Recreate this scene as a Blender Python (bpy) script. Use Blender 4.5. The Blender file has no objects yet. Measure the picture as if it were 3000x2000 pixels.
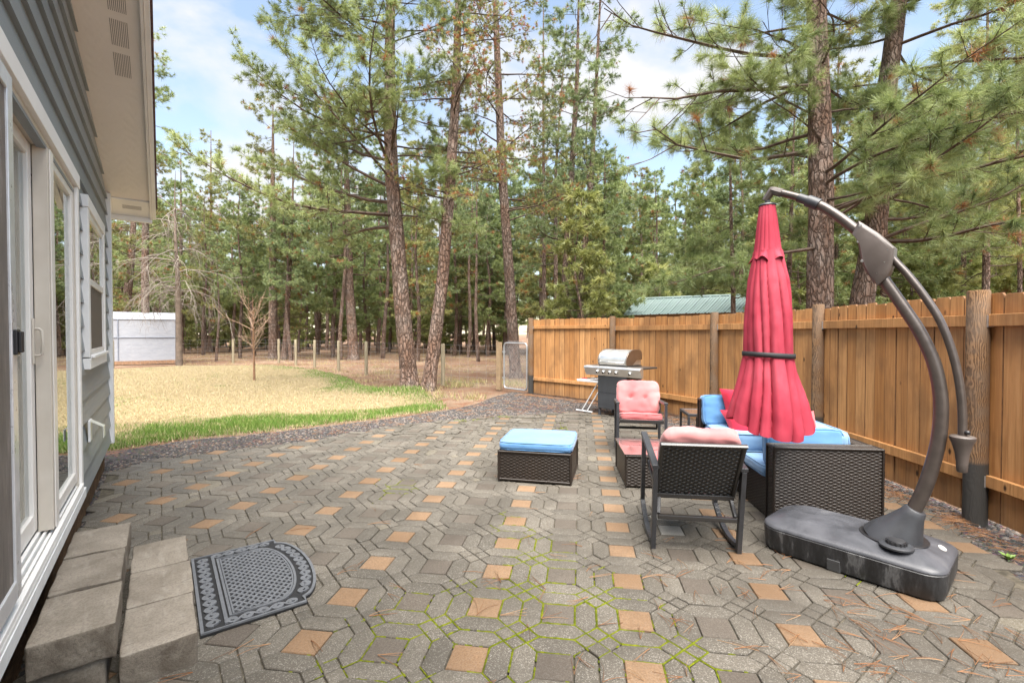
import bpy, math, random
import numpy as np
from mathutils import Vector, Matrix, noise

R = math.radians
C = bpy.context.scene.collection
FPX, HORIZON, EYE = 1380.0, 975.0, 1.45
PITCH = math.atan((1000 - HORIZON) / FPX)

# ------------------------------------------------------------------ helpers
def view_ray(px, py):
    xr, yr = (px - 1500) / FPX, (1000 - py) / FPX
    return Vector((xr, math.cos(PITCH) + yr * math.sin(PITCH), -math.sin(PITCH) + yr * math.cos(PITCH)))

def at(px, py, z=0.0):
    """world point seen at a photo pixel, on the level plane of height z"""
    r = view_ray(px, py)
    return Vector((0, 0, EYE)) + r * ((z - EYE) / r.z)

def at_d(px, py, d):
    """world point seen at a photo pixel, d metres ahead"""
    r = view_ray(px, py)
    return Vector((0, 0, EYE)) + r * (d / r.y)

def tag(o, label=None, cat=None, group=None, kind=None):
    for k, v in (('label', label), ('category', cat), ('group', group), ('kind', kind)):
        if v: o[k] = v
    return o

def thing(name, label, cat, loc=(0, 0, 0), rz=0.0, group=None):
    o = bpy.data.objects.new(name, None)
    C.objects.link(o)
    o.location = loc; o.rotation_euler = (0, 0, rz); o.empty_display_size = 0.2
    return tag(o, label, cat, group)

def noise3(p, s=1.0):
    return noise.noise(Vector(p) * s)

class MB:
    """collects faces for ONE mesh object"""
    def __init__(s):
        s.v, s.f, s.m, s.t = [], [], [], []
    def add(s, verts, faces, mat=0, tint=0.5):
        n = len(s.v)
        s.v.extend([tuple(v) for v in verts])
        for f in faces:
            s.f.append(tuple(i + n for i in f)); s.m.append(mat); s.t.append(tint)
        return s
    def box(s, lo, hi, mat=0, M=None, tint=0.5):
        x0, y0, z0 = lo; x1, y1, z1 = hi
        v = [(x0,y0,z0),(x1,y0,z0),(x1,y1,z0),(x0,y1,z0),(x0,y0,z1),(x1,y0,z1),(x1,y1,z1),(x0,y1,z1)]
        if M is not None: v = [M @ Vector(p) for p in v]
        return s.add(v, [(0,3,2,1),(4,5,6,7),(0,1,5,4),(1,2,6,5),(2,3,7,6),(3,0,4,7)], mat, tint)
    def beam(s, p, q, w, h, mat=0, up=(0, 0, 1), tint=0.5):
        p, q = Vector(p), Vector(q); d = (q - p).normalized(); u = Vector(up)
        a = d.cross(u)
        if a.length < 1e-4: a = d.cross(Vector((1, 0, 0)))
        a.normalize(); b = a.cross(d)
        c = [(-w/2, -h/2), (w/2, -h/2), (w/2, h/2), (-w/2, h/2)]
        v = [e + a * x + b * y for e in (p, q) for x, y in c]
        return s.add(v, [(3,2,1,0),(4,5,6,7),(0,1,5,4),(1,2,6,5),(2,3,7,6),(3,0,4,7)], mat, tint)
    def tube(s, pts, r, n=8, mat=0, cap=True, tint=0.5, flat=None, up=None):
        """flat: (a, b) scales of the section in the two frame directions"""
        pts = [Vector(p) for p in pts]
        rs = list(r) if hasattr(r, '__len__') else [r] * len(pts)
        t0 = (pts[1] - pts[0]).normalized()
        ref = Vector(up) if up else (Vector((0, 0, 1)) if abs(t0.z) < 0.9 else Vector((1, 0, 0)))
        a = t0.cross(ref).normalized()
        vs = []
        for i, p in enumerate(pts):
            t = (pts[min(i+1, len(pts)-1)] - pts[max(i-1, 0)]).normalized()
            a = (a - t * a.dot(t)).normalized(); b = t.cross(a)
            for k in range(n):
                an = 2 * math.pi * k / n
                ca, sa = math.cos(an), math.sin(an)
                if flat: ca *= flat[0]; sa *= flat[1]
                vs.append(p + (a * ca + b * sa) * rs[i])
        fs = []
        for i in range(len(pts) - 1):
            for k in range(n):
                k2 = (k + 1) % n
                fs.append((i*n+k, i*n+k2, (i+1)*n+k2, (i+1)*n+k))
        if cap:
            fs.append(tuple(range(n))[::-1]); fs.append(tuple((len(pts)-1)*n + k for k in range(n)))
        return s.add(vs, fs, mat, tint)
    def lathe(s, prof, n=24, M=None, mat=0, cap=True):
        vs = []
        for r, z in prof:
            for k in range(n):
                an = 2 * math.pi * k / n
                vs.append(Vector((r * math.cos(an), r * math.sin(an), z)))
        if M is not None: vs = [M @ v for v in vs]
        fs = []
        for i in range(len(prof) - 1):
            for k in range(n):
                k2 = (k + 1) % n
                fs.append((i*n+k, i*n+k2, (i+1)*n+k2, (i+1)*n+k))
        if cap:
            fs.append(tuple(range(n))[::-1]); fs.append(tuple((len(prof)-1)*n + k for k in range(n)))
        return s.add(vs, fs, mat)
    def prism(s, poly, z0, z1, mat=0, M=None, tint=0.5):
        n = len(poly)
        v = [Vector((x, y, z0)) for x, y in poly] + [Vector((x, y, z1)) for x, y in poly]
        if M is not None: v = [M @ p for p in v]
        f = [tuple(range(n))[::-1], tuple(range(n, 2*n))] + [(i, (i+1) % n, n + (i+1) % n, n + i) for i in range(n)]
        return s.add(v, f, mat, tint)
    def grid(s, fn, nu, nv, mat=0, closed_u=False, tint=0.5):
        vs = [fn(i / (nu if closed_u else nu - 1), j / (nv - 1)) for j in range(nv) for i in range(nu)]
        fs = []
        for j in range(nv - 1):
            for i in range(nu if closed_u else nu - 1):
                i2 = (i + 1) % nu
                fs.append((j*nu+i, j*nu+i2, (j+1)*nu+i2, (j+1)*nu+i))
        return s.add(vs, fs, mat, tint)
    def build(s, name, mats, parent=None, smooth=40, bevel=0.0, seg=2):
        me = bpy.data.meshes.new(name)
        me.from_pydata(s.v, [], s.f)
        mats = mats if isinstance(mats, (list, tuple)) else [mats]
        for m in mats: me.materials.append(m)
        me.polygons.foreach_set('material_index', s.m)
        at_ = me.attributes.new('tint', 'FLOAT', 'FACE'); at_.data.foreach_set('value', s.t)
        if smooth is not None:
            me.polygons.foreach_set('use_smooth', [True] * len(s.f))
            me.set_sharp_from_angle(angle=R(smooth))
        me.update()
        o = bpy.data.objects.new(name, me); C.objects.link(o)
        if parent: o.parent = parent
        if bevel:
            b = o.modifiers.new('bevel', 'BEVEL'); b.width = bevel; b.segments = seg; b.limit_method = 'ANGLE'; b.angle_limit = R(40)
        return o

def np_mesh(name, verts, faces, mats, mat_idx=None, tint=None, parent=None, link=True, smooth=False):
    """fast mesh from numpy arrays; faces (n,k)"""
    me = bpy.data.meshes.new(name)
    nf, k = faces.shape
    me.vertices.add(len(verts)); me.vertices.foreach_set('co', verts.astype(np.float32).ravel())
    me.loops.add(nf * k); me.loops.foreach_set('vertex_index', faces.astype(np.int32).ravel())
    me.polygons.add(nf); me.polygons.foreach_set('loop_start', np.arange(0, nf * k, k, dtype=np.int32))
    for m in mats: me.materials.append(m)
    if mat_idx is not None: me.polygons.foreach_set('material_index', mat_idx.astype(np.int32))
    if tint is not None:
        a = me.attributes.new('tint', 'FLOAT', 'FACE'); a.data.foreach_set('value', tint.astype(np.float32))
    me.polygons.foreach_set('use_smooth', np.full(nf, smooth))
    me.update(calc_edges=True)
    if not link: return me
    o = bpy.data.objects.new(name, me); C.objects.link(o)
    if parent: o.parent = parent
    return o

def copy_thing(o, loc=None, rz=None, label=None):
    c = o.copy(); C.objects.link(c)
    for ch in list(o.children):
        d = ch.copy(); C.objects.link(d); d.parent = c
        for g in list(ch.children):
            e = g.copy(); C.objects.link(e); e.parent = d
    if loc is not None: c.location = loc
    if rz is not None: c.rotation_euler = (c.rotation_euler[0], c.rotation_euler[1], rz)
    if label: c['label'] = label
    return c

# ------------------------------------------------------------------ materials
class NT:
    def __init__(s, name):
        s.mat = bpy.data.materials.new(name); s.mat.use_nodes = True
        s.t = s.mat.node_tree; s.n = s.t.nodes; s.l = s.t.links
        s.b = s.n['Principled BSDF']
    def node(s, typ, **kw):
        n = s.n.new(typ)
        for k, v in kw.items():
            if k.startswith('i_'):
                key = k[2:]
                n.inputs[int(key) if key.isdigit() else key].default_value = v
            else: setattr(n, k, v)
        return n
    def link(s, a, b): s.l.new(a, b)
    def coords(s, kind='Object', scale=(1, 1, 1), rot=(0, 0, 0)):
        tc = s.node('ShaderNodeTexCoord'); mp = s.node('ShaderNodeMapping')
        mp.inputs['Scale'].default_value = scale; mp.inputs['Rotation'].default_value = rot
        s.link(tc.outputs[kind], mp.inputs['Vector']); return mp.outputs['Vector']
    def noise(s, vec, scale, detail=4, rough=0.55, dist=0.0):
        n = s.node('ShaderNodeTexNoise'); n.inputs['Scale'].default_value = scale; n.inputs['Detail'].default_value = detail
        n.inputs['Roughness'].default_value = rough; n.inputs['Distortion'].default_value = dist
        if vec is not None: s.link(vec, n.inputs['Vector'])
        return n.outputs['Fac']
    def voronoi(s, vec, scale, feature='F1', out='Distance'):
        n = s.node('ShaderNodeTexVoronoi', feature=feature); n.inputs['Scale'].default_value = scale
        if vec is not None: s.link(vec, n.inputs['Vector'])
        return n.outputs[out]
    def ramp(s, fac, stops, interp='LINEAR'):
        n = s.node('ShaderNodeValToRGB'); e = n.color_ramp.elements; n.color_ramp.interpolation = interp
        while len(e) < len(stops): e.new(0.5)
        for el, (p, c) in zip(e, stops):
            el.position = p; el.color = (c, c, c, 1) if not hasattr(c, '__len__') else (*c, 1)
        s.link(fac, n.inputs['Fac']); return n.outputs['Color']
    def mix(s, fac, a, b, mode='MIX'):
        n = s.node('ShaderNodeMix', data_type='RGBA', blend_type=mode)
        for sock, v in ((n.inputs[0], fac), (n.inputs[6], a), (n.inputs[7], b)):
            if isinstance(v, (int, float)): sock.default_value = v
            elif isinstance(v, tuple): sock.default_value = (*v, 1)
            else: s.link(v, sock)
        return n.outputs[2]
    def math(s, op, a, b=None, clamp=False):
        n = s.node('ShaderNodeMath', operation=op, use_clamp=clamp)
        for i, v in enumerate((a, b)):
            if v is None: continue
            if isinstance(v, (int, float)): n.inputs[i].default_value = v
            else: s.link(v, n.inputs[i])
        return n.outputs[0]
    def attr(s, name='tint'):
        return s.node('ShaderNodeAttribute', attribute_name=name).outputs['Fac']
    def rand(s):
        return s.node('ShaderNodeObjectInfo').outputs['Random']
    def bump(s, h, strength=0.4, dist=0.01):
        n = s.node('ShaderNodeBump'); n.inputs['Strength'].default_value = strength; n.inputs['Distance'].default_value = dist
        s.link(h, n.inputs['Height']); s.link(n.outputs['Normal'], s.b.inputs['Normal']); return n
    def set(s, color=None, rough=None, metal=None, spec=None):
        for key, v in (('Base Color', color), ('Roughness', rough), ('Metallic', metal), ('Specular IOR Level', spec)):
            if v is None: continue
            if isinstance(v, tuple): s.b.inputs[key].default_value = (*v, 1)
            elif isinstance(v, (int, float)): s.b.inputs[key].default_value = v
            else: s.link(v, s.b.inputs[key])
        return s

def plain(name, color, rough=0.5, metal=0.0, var=0.12, nscale=14.0, bump=0.0, bscale=200.0, spec=0.5):
    """painted / plastic / metal surface with slight mottling"""
    m = NT(name); v = m.coords()
    n = m.noise(v, nscale, 5)
    dark = tuple(c * (1 - var) for c in color); lite = tuple(min(1, c * (1 + var)) for c in color)
    m.set(m.ramp(n, [(0.3, dark), (0.7, lite)]), None, metal, spec)
    m.link(m.math('ADD', m.math('MULTIPLY', n, 0.25), rough - 0.12, True), m.b.inputs['Roughness'])
    if bump: m.bump(m.noise(v, bscale, 3), bump, 0.003)
    return m.mat
# ------------------------------------------------------------------ camera, light
cam = bpy.data.cameras.new('camera'); camo = bpy.data.objects.new('camera', cam); C.objects.link(camo)
camo.location = (0, 0, EYE); camo.rotation_euler = (math.pi / 2 - PITCH, 0, 0)
cam.sensor_width = 36; cam.lens = 36 * FPX / 3000; cam.clip_start = 0.03; cam.clip_end = 2000
bpy.context.scene.camera = camo
sc = bpy.context.scene
sc.view_settings.view_transform = 'Standard'; sc.view_settings.look = 'None'
sc.view_settings.exposure = 3.42; sc.view_settings.gamma = 1.0
SUN_EL, SUN_AZ = 66, 170          # degrees; azimuth clockwise from +Y
world = bpy.data.worlds.new('World'); sc.world = world; world.use_nodes = True
wn, wl = world.node_tree.nodes, world.node_tree.links
wn.clear()
wo = wn.new('ShaderNodeOutputWorld'); bg = wn.new('ShaderNodeBackground'); bg.inputs['Strength'].default_value = 0.05
sky = wn.new('ShaderNodeTexSky'); sky.sky_type = 'NISHITA'; sky.sun_disc = False
sky.sun_elevation = R(SUN_EL); sky.sun_rotation = R(SUN_AZ); sky.air_density = 1.0; sky.dust_density = 0.6; sky.ozone_density = 1.6
tc = wn.new('ShaderNodeTexCoord'); mp = wn.new('ShaderNodeMapping'); mp.inputs['Scale'].default_value = (1, 1, 2.1)
mp.inputs['Location'].default_value = (0.35, 0.1, 0.28)
nz = wn.new('ShaderNodeTexNoise'); nz.inputs['Scale'].default_value = 2.3; nz.inputs['Detail'].default_value = 9; nz.inputs['Roughness'].default_value = 0.52; nz.inputs['Distortion'].default_value = 0.25
rp = wn.new('ShaderNodeValToRGB'); rp.color_ramp.elements[0].position = 0.50; rp.color_ramp.elements[1].position = 0.61
mx = wn.new('ShaderNodeMix'); mx.data_type = 'RGBA'; mx.inputs[7].default_value = (1.9, 1.9, 1.95, 1)
wl.new(tc.outputs['Generated'], mp.inputs['Vector']); wl.new(mp.outputs[0], nz.inputs['Vector']); wl.new(nz.outputs['Fac'], rp.inputs['Fac'])
rp.color_ramp.elements[0].color = (0.10, 0.10, 0.10, 1); wl.new(rp.outputs['Color'], mx.inputs[0]); dm = wn.new('ShaderNodeMix'); dm.data_type = 'RGBA'; dm.blend_type = 'MULTIPLY'; dm.inputs[0].default_value = 1; dm.inputs[7].default_value = (0.80, 0.72, 0.62, 1); wl.new(sky.outputs[0], dm.inputs[6]); wl.new(dm.outputs[2], mx.inputs[6]); wl.new(mx.outputs[2], bg.inputs['Color']); wl.new(bg.outputs[0], wo.inputs['Surface'])
sun = bpy.data.lights.new('sun', 'SUN'); sun.energy = 1.5; sun.angle = R(60); sun.color = (1, 0.95, 0.88)
suno = bpy.data.objects.new('sun', sun); C.objects.link(suno)
az, el = R(SUN_AZ), R(SUN_EL)
sd = Vector((math.sin(az) * math.cos(el), math.cos(az) * math.cos(el), math.sin(el)))
suno.rotation_euler = sd.to_track_quat('Z', 'Y').to_euler(); suno.location = sd * 50

# ------------------------------------------------------------------ ground sheets
def inside(poly, x, y):
    c = False; n = len(poly); j = n - 1
    for i in range(n):
        xi, yi = poly[i]; xj, yj = poly[j]
        if (yi > y) != (yj > y) and x < (xj - xi) * (y - yi) / (yj - yi) + xi: c = not c
        j = i
    return c
def poly_inside_np(poly, X, Y):
    c = np.zeros(X.shape, bool); n = len(poly); j = n - 1
    for i in range(n):
        xi, yi = poly[i]; xj, yj = poly[j]
        cond = ((yi > Y) != (yj > Y)) & (X < (xj - xi) * (Y - yi) / (yj - yi + 1e-12) + xi)
        c ^= cond; j = i
    return c
def edge_dist_np(poly, X, Y):
    best = np.full(X.shape, 1e9); n = len(poly)
    for i in range(n):
        ax, ay = poly[i]; bx, by = poly[(i + 1) % n]
        dx, dy = bx - ax, by - ay; L = dx * dx + dy * dy + 1e-12
        t = np.clip(((X - ax) * dx + (Y - ay) * dy) / L, 0, 1)
        best = np.minimum(best, np.hypot(X - ax - t * dx, Y - ay - t * dy))
    return best
def px_poly(pts): return [tuple(at(*p)[:2]) for p in pts]

HU = Vector((-math.sin(R(36.6)), math.cos(R(36.6)), 0))     # along the house wall, away from the camera
HN = Vector((math.cos(R(36.6)), math.sin(R(36.6)), 0))      # out of the house wall
def hp(s, n, z=0.0): return HU * s + HN * n + Vector((0, 0, z))

PATIO = ([tuple(hp(s, -0.47)[:2]) for s in (-3, 0, 3, 6.45)] +
         px_poly([(300,1385),(400,1358),(500,1340),(600,1325),(700,1312),(820,1298),(900,1290),(1000,1273),(1150,1247),(1250,1236),(1400,1224),(1500,1216),(1600,1210),(1700,1206),(1770,1207),(1850,1222),(1930,1245),(2000,1275)]) +
         [(3.05, 5.6), (3.5, 4.55), (3.44, 3.87), (3.28, 3.49), (3.197, 3.27), (3.02, 2.78), (2.72, 2.0), (2.4, 1.0), (2.0, -1.5)])
LAWN = px_poly([(312,1318),(556,1284),(767,1265),(930,1247),(1100,1227),(1230,1210),(1318,1200),(1300,1176),(1262,1158),(1228,1146),(1130,1142),(1068,1131),(1014,1104),(907,1080),(800,1069),(537,1070),(317,1081)]) + [(-22.0, 19.0), (-14.5, 8.0), (-8.6, 6.9)]
GRAVEL = [(-9.5, 5.2)] + px_poly([(305,1320),(556,1284),(767,1265),(930,1247),(1100,1227),(1230,1210),(1330,1195),(1400,1178),(1450,1158),(1500,1146),(1560,1148)]) + [(0.9, 10.9), (2.1, 9.7), (3.25, 7.5), (3.75, 5.6), (3.75, 3.6), (3.62, 1.5), (3.6, -2), (-2.0, -2.0), tuple(hp(5.0, -0.6)[:2])]

# forest floor
m = NT('forest_floor'); v = m.coords('Object')
n1, n2, n3 = m.noise(v, 0.35, 6, 0.6), m.noise(v, 3.5, 6, 0.65), m.noise(v, 38, 4, 0.7)
c = m.ramp(n1, [(0.35, (0.20, 0.125, 0.085)), (0.5, (0.27, 0.185, 0.125)), (0.62, (0.36, 0.27, 0.19))])
c = m.mix(m.ramp(n2, [(0.45, 0.0), (0.65, 1.0)]), c, (0.24, 0.115, 0.07))
c = m.mix(m.ramp(n3, [(0.35, 0.55), (0.7, 0.0)]), c, (0.06, 0.04, 0.028))
m.set(c, 0.95, 0, 0.1); m.bump(m.math('ADD', n2, n3), 0.8, 0.05); FLOOR = m.mat
def sheet(name, poly, z, mat, kind='structure'):
    mb = MB(); mb.add([(x, y, z) for x, y in poly], [tuple(range(len(poly)))])
    o = mb.build(name, mat, smooth=None); tag(o, kind=kind)
    return o
sheet('ground', [(-400, -400), (400, -400), (400, 400), (-400, 400)], -0.032, FLOOR)
m = NT('gravel_bed'); v = m.coords('Object')
vo = m.voronoi(v, 45, out='Color'); n2 = m.noise(v, 2.5, 5, 0.6)
c = m.mix(m.ramp(n2, [(0.5, 0.0), (0.7, 0.7)]), m.mix(0.5, (0.10, 0.085, 0.08), vo, 'MULTIPLY'), (0.2, 0.10, 0.065))
m.set(c, 0.95, 0, 0.15); m.bump(m.voronoi(v, 45), 1.0, 0.02)
sheet('gravel_path', GRAVEL, -0.024, m.mat)
m = NT('lawn_soil'); v = m.coords('Object')
m.set(m.ramp(m.noise(v, 6, 5), [(0.3, (0.33, 0.26, 0.14)), (0.7, (0.44, 0.355, 0.20))]), 0.95, 0, 0.1)
LAWN_Z = 0.0
def lawn_height(X, Y):
    q = at(1225, 1142); return 0.14 * np.exp(-((X - q.x) ** 2 + (Y - q.y) ** 2) / 0.8)
xs = np.linspace(-22.5, -0.5, 111); ys = np.linspace(6.0, 24.5, 94)
gx, gy = np.meshgrid(xs, ys); gz = lawn_height(gx, gy) - 0.018
iv = np.arange(gx.size).reshape(gx.shape)
qf = np.stack([iv[:-1, :-1], iv[:-1, 1:], iv[1:, 1:], iv[1:, :-1]], -1).reshape(-1, 4)
cx, cy = (gx[:-1, :-1] + 0.1).ravel(), (gy[:-1, :-1] + 0.1).ravel()
keep = poly_inside_np(LAWN, cx, cy) & (edge_dist_np(LAWN, cx, cy) > 0.3)
o = np_mesh('lawn', np.stack([gx.ravel(), gy.ravel(), gz.ravel()], 1), qf[keep], [m.mat], smooth=True); tag(o, kind='structure')

# grass blades (green edges, dormant straw-coloured middle)
rng = np.random.default_rng(5)
m = NT('grass_blades'); t = m.attr()
m.set(m.ramp(t, [(0.0, (0.30, 0.238, 0.145)), (0.30, (0.43, 0.355, 0.225)), (0.48, (0.38, 0.34, 0.14)), (0.56, (0.16, 0.22, 0.05)), (0.8, (0.105, 0.20, 0.032)), (1.0, (0.07, 0.15, 0.02))]), 0.75, 0, 0.25)
N = 360000
lo = np.array(LAWN).min(0); hi = np.array(LAWN).max(0)
X = rng.uniform(-20.0, hi[0], N * 3); Y = lo[1] + (hi[1] - lo[1]) * rng.random(N * 3) ** 1.5
ok = poly_inside_np(LAWN, X, Y) & (X / Y > -1.15); X, Y = X[ok][:N], Y[ok][:N]
ed = edge_dist_np(LAWN, X, Y); ok = rng.random(X.size) < np.clip(ed / 0.38 + 0.08, 0, 1); X, Y, ed = X[ok], Y[ok], ed[ok]
nearline = np.array(LAWN[:7]); rightline = np.array(LAWN[6:15])
def line_dist(pl, X, Y):
    b = np.full(X.shape, 1e9)
    for (ax, ay), (bx, by) in zip(pl[:-1], pl[1:]):
        dx, dy = bx - ax, by - ay; t_ = np.clip(((X - ax) * dx + (Y - ay) * dy) / (dx*dx + dy*dy), 0, 1)
        b = np.minimum(b, np.hypot(X - ax - t_ * dx, Y - ay - t_ * dy))
    return b
dn, dr = line_dist(nearline, X, Y), line_dist(rightline, X, Y)
def fbm(X, Y, s, seed=0):
    return np.array([noise.fractal(Vector((x * s + seed, y * s, seed)), 1.0, 2.0, 3) for x, y in zip(X, Y)])
wob = fbm(X, Y, 0.55, 3.1) * 0.9
wob2 = fbm(X, Y, 2.2, 9.0) * 0.45
green = np.clip((1.45 + 0.75 * np.clip((-3.0 - X) / 2.5, 0, 1) + wob + wob2 * 0.6 - np.minimum(dn, 9)) / 0.95, 0, 1)
green = np.maximum(green, 0.85 * np.clip((0.95 + wob - dr) / 1.1, 0, 1) * np.clip((X + 11.5) / 3, 0.35, 1))
green = np.maximum(green, np.clip(wob2 + wob * 0.4 - 0.18, 0, 1) * 0.9)
green *= np.clip(1.0 + wob2 * 1.1, 0.5, 1)
straw = np.clip((0.24 + 0.5 * wob2 - dn) / 0.18, 0, 1) * np.clip((X + 5.5) / 2.5, 0, 1)   # dry fringe along the gravel
green *= 1 - straw
h = (0.020 + 0.042 * green * rng.uniform(0.6, 1.2, X.size)) * rng.uniform(0.7, 1.3, X.size)
wd = 0.0045 * np.clip(Y / 7, 0.8, 3.0); h *= np.clip(Y / 9, 1, 1.4)
an = rng.uniform(0, 2 * np.pi, X.size); ln = rng.uniform(0.1, 0.9, X.size) * h; la = rng.uniform(0, 2 * np.pi, X.size)
Z = lawn_height(X, Y) - 0.02
P = np.stack([X, Y, Z], 1); W = np.stack([np.cos(an) * wd, np.sin(an) * wd, 0 * wd], 1)
T = P + np.stack([np.cos(la) * ln, np.sin(la) * ln, h + 0.012], 1)
V = np.stack([P - W, P + W, T], 1).reshape(-1, 3)
tint = np.clip(np.where(rng.random(X.size) < green, 0.72, 0.22) + rng.normal(0, 0.11, X.size), 0, 1)
o = np_mesh('lawn_grass', V, np.arange(len(V)).reshape(-1, 3), [m.mat], tint=tint); tag(o, kind='stuff')

# gravel stones
m = NT('gravel_stone'); t = m.attr()
m.set(m.ramp(t, [(0.0, (0.035, 0.034, 0.034)), (0.45, (0.075, 0.069, 0.066)), (0.75, (0.125, 0.112, 0.105)), (0.93, (0.18, 0.13, 0.095)), (1.0, (0.21, 0.195, 0.18))]), 0.85, 0, 0.3)
octv = np.array([(1,0,0),(-1,0,0),(0,1,0),(0,-1,0),(0,0,1),(0,0,-1)], float)
octf = np.array([(0,2,4),(2,1,4),(1,3,4),(3,0,4),(2,0,5),(1,2,5),(3,1,5),(0,3,5)])
N = 42000
X = rng.uniform(-7.5, 3.8, N * 5); Y = 1.2 + 11.5 * rng.random(N * 5) ** 0.9
ok = poly_inside_np(GRAVEL, X, Y) & ~poly_inside_np(PATIO, X, Y) & ((X * HN.x + Y * HN.y) > -0.6); X, Y = X[ok][:N], Y[ok][:N]; N = X.size
cover = np.clip(0.75 + fbm(X, Y, 0.9, 4.0) * 1.3, 0.15, 1.0); ok = rng.random(N) < cover; X, Y = X[ok], Y[ok]; N = X.size
S = rng.uniform(0.008, 0.024, (N, 1)) * rng.uniform(0.6, 1.3, (N, 3)) * np.array([1, 1, 0.6])
V = octv[None] * S[:, None, :] * rng.uniform(0.7, 1.2, (N, 6, 3))
an = rng.uniform(0, 6.28, N); ca, sa = np.cos(an)[:, None], np.sin(an)[:, None]
V = np.stack([V[..., 0] * ca - V[..., 1] * sa, V[..., 0] * sa + V[..., 1] * ca, V[..., 2]], -1)
V += np.stack([X, Y, np.full(N, -0.021)], 1)[:, None, :]
Fc = (octf[None] + (np.arange(N) * 6)[:, None, None]).reshape(-1, 3)
o = np_mesh('gravel_stones', V.reshape(-1, 3), Fc, [m.mat], tint=np.repeat(rng.random(N) ** 1.1, 8)); tag(o, kind='stuff')

# ------------------------------------------------------------------ paved patio
PA = Vector((math.sin(R(8.25)), math.cos(R(8.25)))); PB = Vector((PA.y, -PA.x))
PP, E, RD = 0.387, 0.084, 0.1095
A0, B0 = 2.421, -0.4953
def moss_field(x, y):
    f = noise.fractal(Vector((x * 0.75 + 5.3, y * 0.75 + 1.7, 0.4)), 1.0, 2.0, 3)
    band = math.exp(-((x - 0.05 + 0.25 * (y - 2.6)) ** 2) / 1.1) * (1 if y < 3.2 else max(0.25, 1 - (y - 3.2) * 0.4))
    edge = 0.5 if y > 6.6 else 0
    side = 0.25 if x > 0.9 else 0
    return f * 0.9 + 0.85 * band + edge * 0.6 - 0.50 - side + (-0.35 if x < -1.2 and y < 4.6 else 0)
def m_agg(name, c0, c1, speck, rough=0.75, fleck=0.72):
    m = NT(name); v = m.coords('Object'); t = m.attr()
    n1, n2, n3 = m.noise(v, 2.2, 5), m.noise(v, 110, 4, 0.75), m.voronoi(v, 260, out='Color')
    c = m.mix(t, c0, c1)
    c = m.mix(m.ramp(n2, [(0.3, 0.75), (0.6, 0.0)]), c, tuple(x * 0.38 for x in c0))
    g = m.node('ShaderNodeSeparateColor'); m.link(n3, g.inputs[0])
    c = m.mix(m.ramp(g.outputs[0], [(fleck, 0.0), (fleck + 0.12, speck)]), c, (0.36, 0.34, 0.30))
    c = m.mix(m.ramp(n1, [(0.42, 0.40), (0.62, 0.0)]), c, tuple(x * 0.55 for x in c0))
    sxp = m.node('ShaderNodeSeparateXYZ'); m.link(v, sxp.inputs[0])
    dark_mask = m.math('ADD', m.math('MULTIPLY', sxp.outputs['X'], 0.22), m.math('MULTIPLY', m.noise(v, 0.9, 5, 0.6), 0.9))
    c = m.mix(m.ramp(dark_mask, [(0.55, 0.0), (0.85, 0.42)]), c, tuple(x * 0.40 for x in c0))  # pavers get darker towards the right, broken up by noise
    m.set(c, m.ramp(n1, [(0.35, rough - 0.2), (0.65, rough + 0.1)]), 0, 0.4); m.bump(n2, 0.45, 0.004)
    return m.mat
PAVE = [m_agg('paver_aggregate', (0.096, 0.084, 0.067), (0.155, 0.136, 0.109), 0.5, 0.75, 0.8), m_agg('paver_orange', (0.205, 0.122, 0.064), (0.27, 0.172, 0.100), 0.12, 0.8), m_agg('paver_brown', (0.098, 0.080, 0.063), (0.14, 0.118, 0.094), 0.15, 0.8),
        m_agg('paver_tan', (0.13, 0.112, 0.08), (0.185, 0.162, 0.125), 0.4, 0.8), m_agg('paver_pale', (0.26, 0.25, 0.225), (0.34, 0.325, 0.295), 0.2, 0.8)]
rnd = random.Random(3)
mb = MB(); moss_edges = []
def tile(poly, mat, heave=1.0):
    n = len(poly); cx = sum(p[0] for p in poly) / n; cy = sum(p[1] for p in poly) / n
    wc = PA * cy + PB * cx
    if not inside(PATIO, wc.x, wc.y) or wc.y < 0.8: return
    if mat == 0 and rnd.random() < (0.09 if wc.x * HN.x + wc.y * HN.y < 0.9 else 0.015): mat = 3
    far = max(0.0, (wc.y - 5.6)) * 0.0028
    dz = rnd.gauss(0, 0.0016 + far); tx, ty = rnd.gauss(0, 0.008 + far * 1.2), rnd.gauss(0, 0.008 + far * 1.2)
    dz = min(dz, 0.011)
    def ring(g, z):
        out = []
        for i in range(n):
            p0, p1, p2 = Vector(poly[i - 1]), Vector(poly[i]), Vector(poly[(i + 1) % n])
            e1, e2 = (p1 - p0).normalized(), (p2 - p1).normalized()
            n1, n2 = Vector((-e1.y, e1.x)), Vector((-e2.y, e2.x))
            b = (n1 + n2); b = b / max(0.2, b.dot(n1))
            q = p1 + b * g; w = PA * q.y + PB * q.x
            out.append((w.x, w.y, z + dz + tx * (q.x - cx) + ty * (q.y - cy)))
        return out
    j = rnd.uniform(0.0018, 0.0042)
    vs = ring(j, -0.03) + ring(j, -0.0062) + ring(j + 0.0030, -0.0019) + ring(j + 0.0105, 0)
    fs = [tuple(range(3*n, 4*n))]
    for k in range(3): fs += [(k*n+i, k*n+(i+1) % n, (k+1)*n+(i+1) % n, (k+1)*n+i) for i in range(n)]
    mb.add(vs, fs, mat, min(1, max(0, rnd.gauss(0.5, 0.3))))
    for i in range(n):
        p, q = Vector(poly[i]), Vector(poly[(i + 1) % n])
        a, b = PA * p.y + PB * p.x, PA * q.y + PB * q.x
        if (a.x, a.y) > (b.x, b.y): a, b = b, a
        moss_edges.append(((round(a.x, 3), round(a.y, 3)), (round(b.x, 3), round(b.y, 3))))
mm = (PP - RD) / 2; hpp = PP / 2
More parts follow.
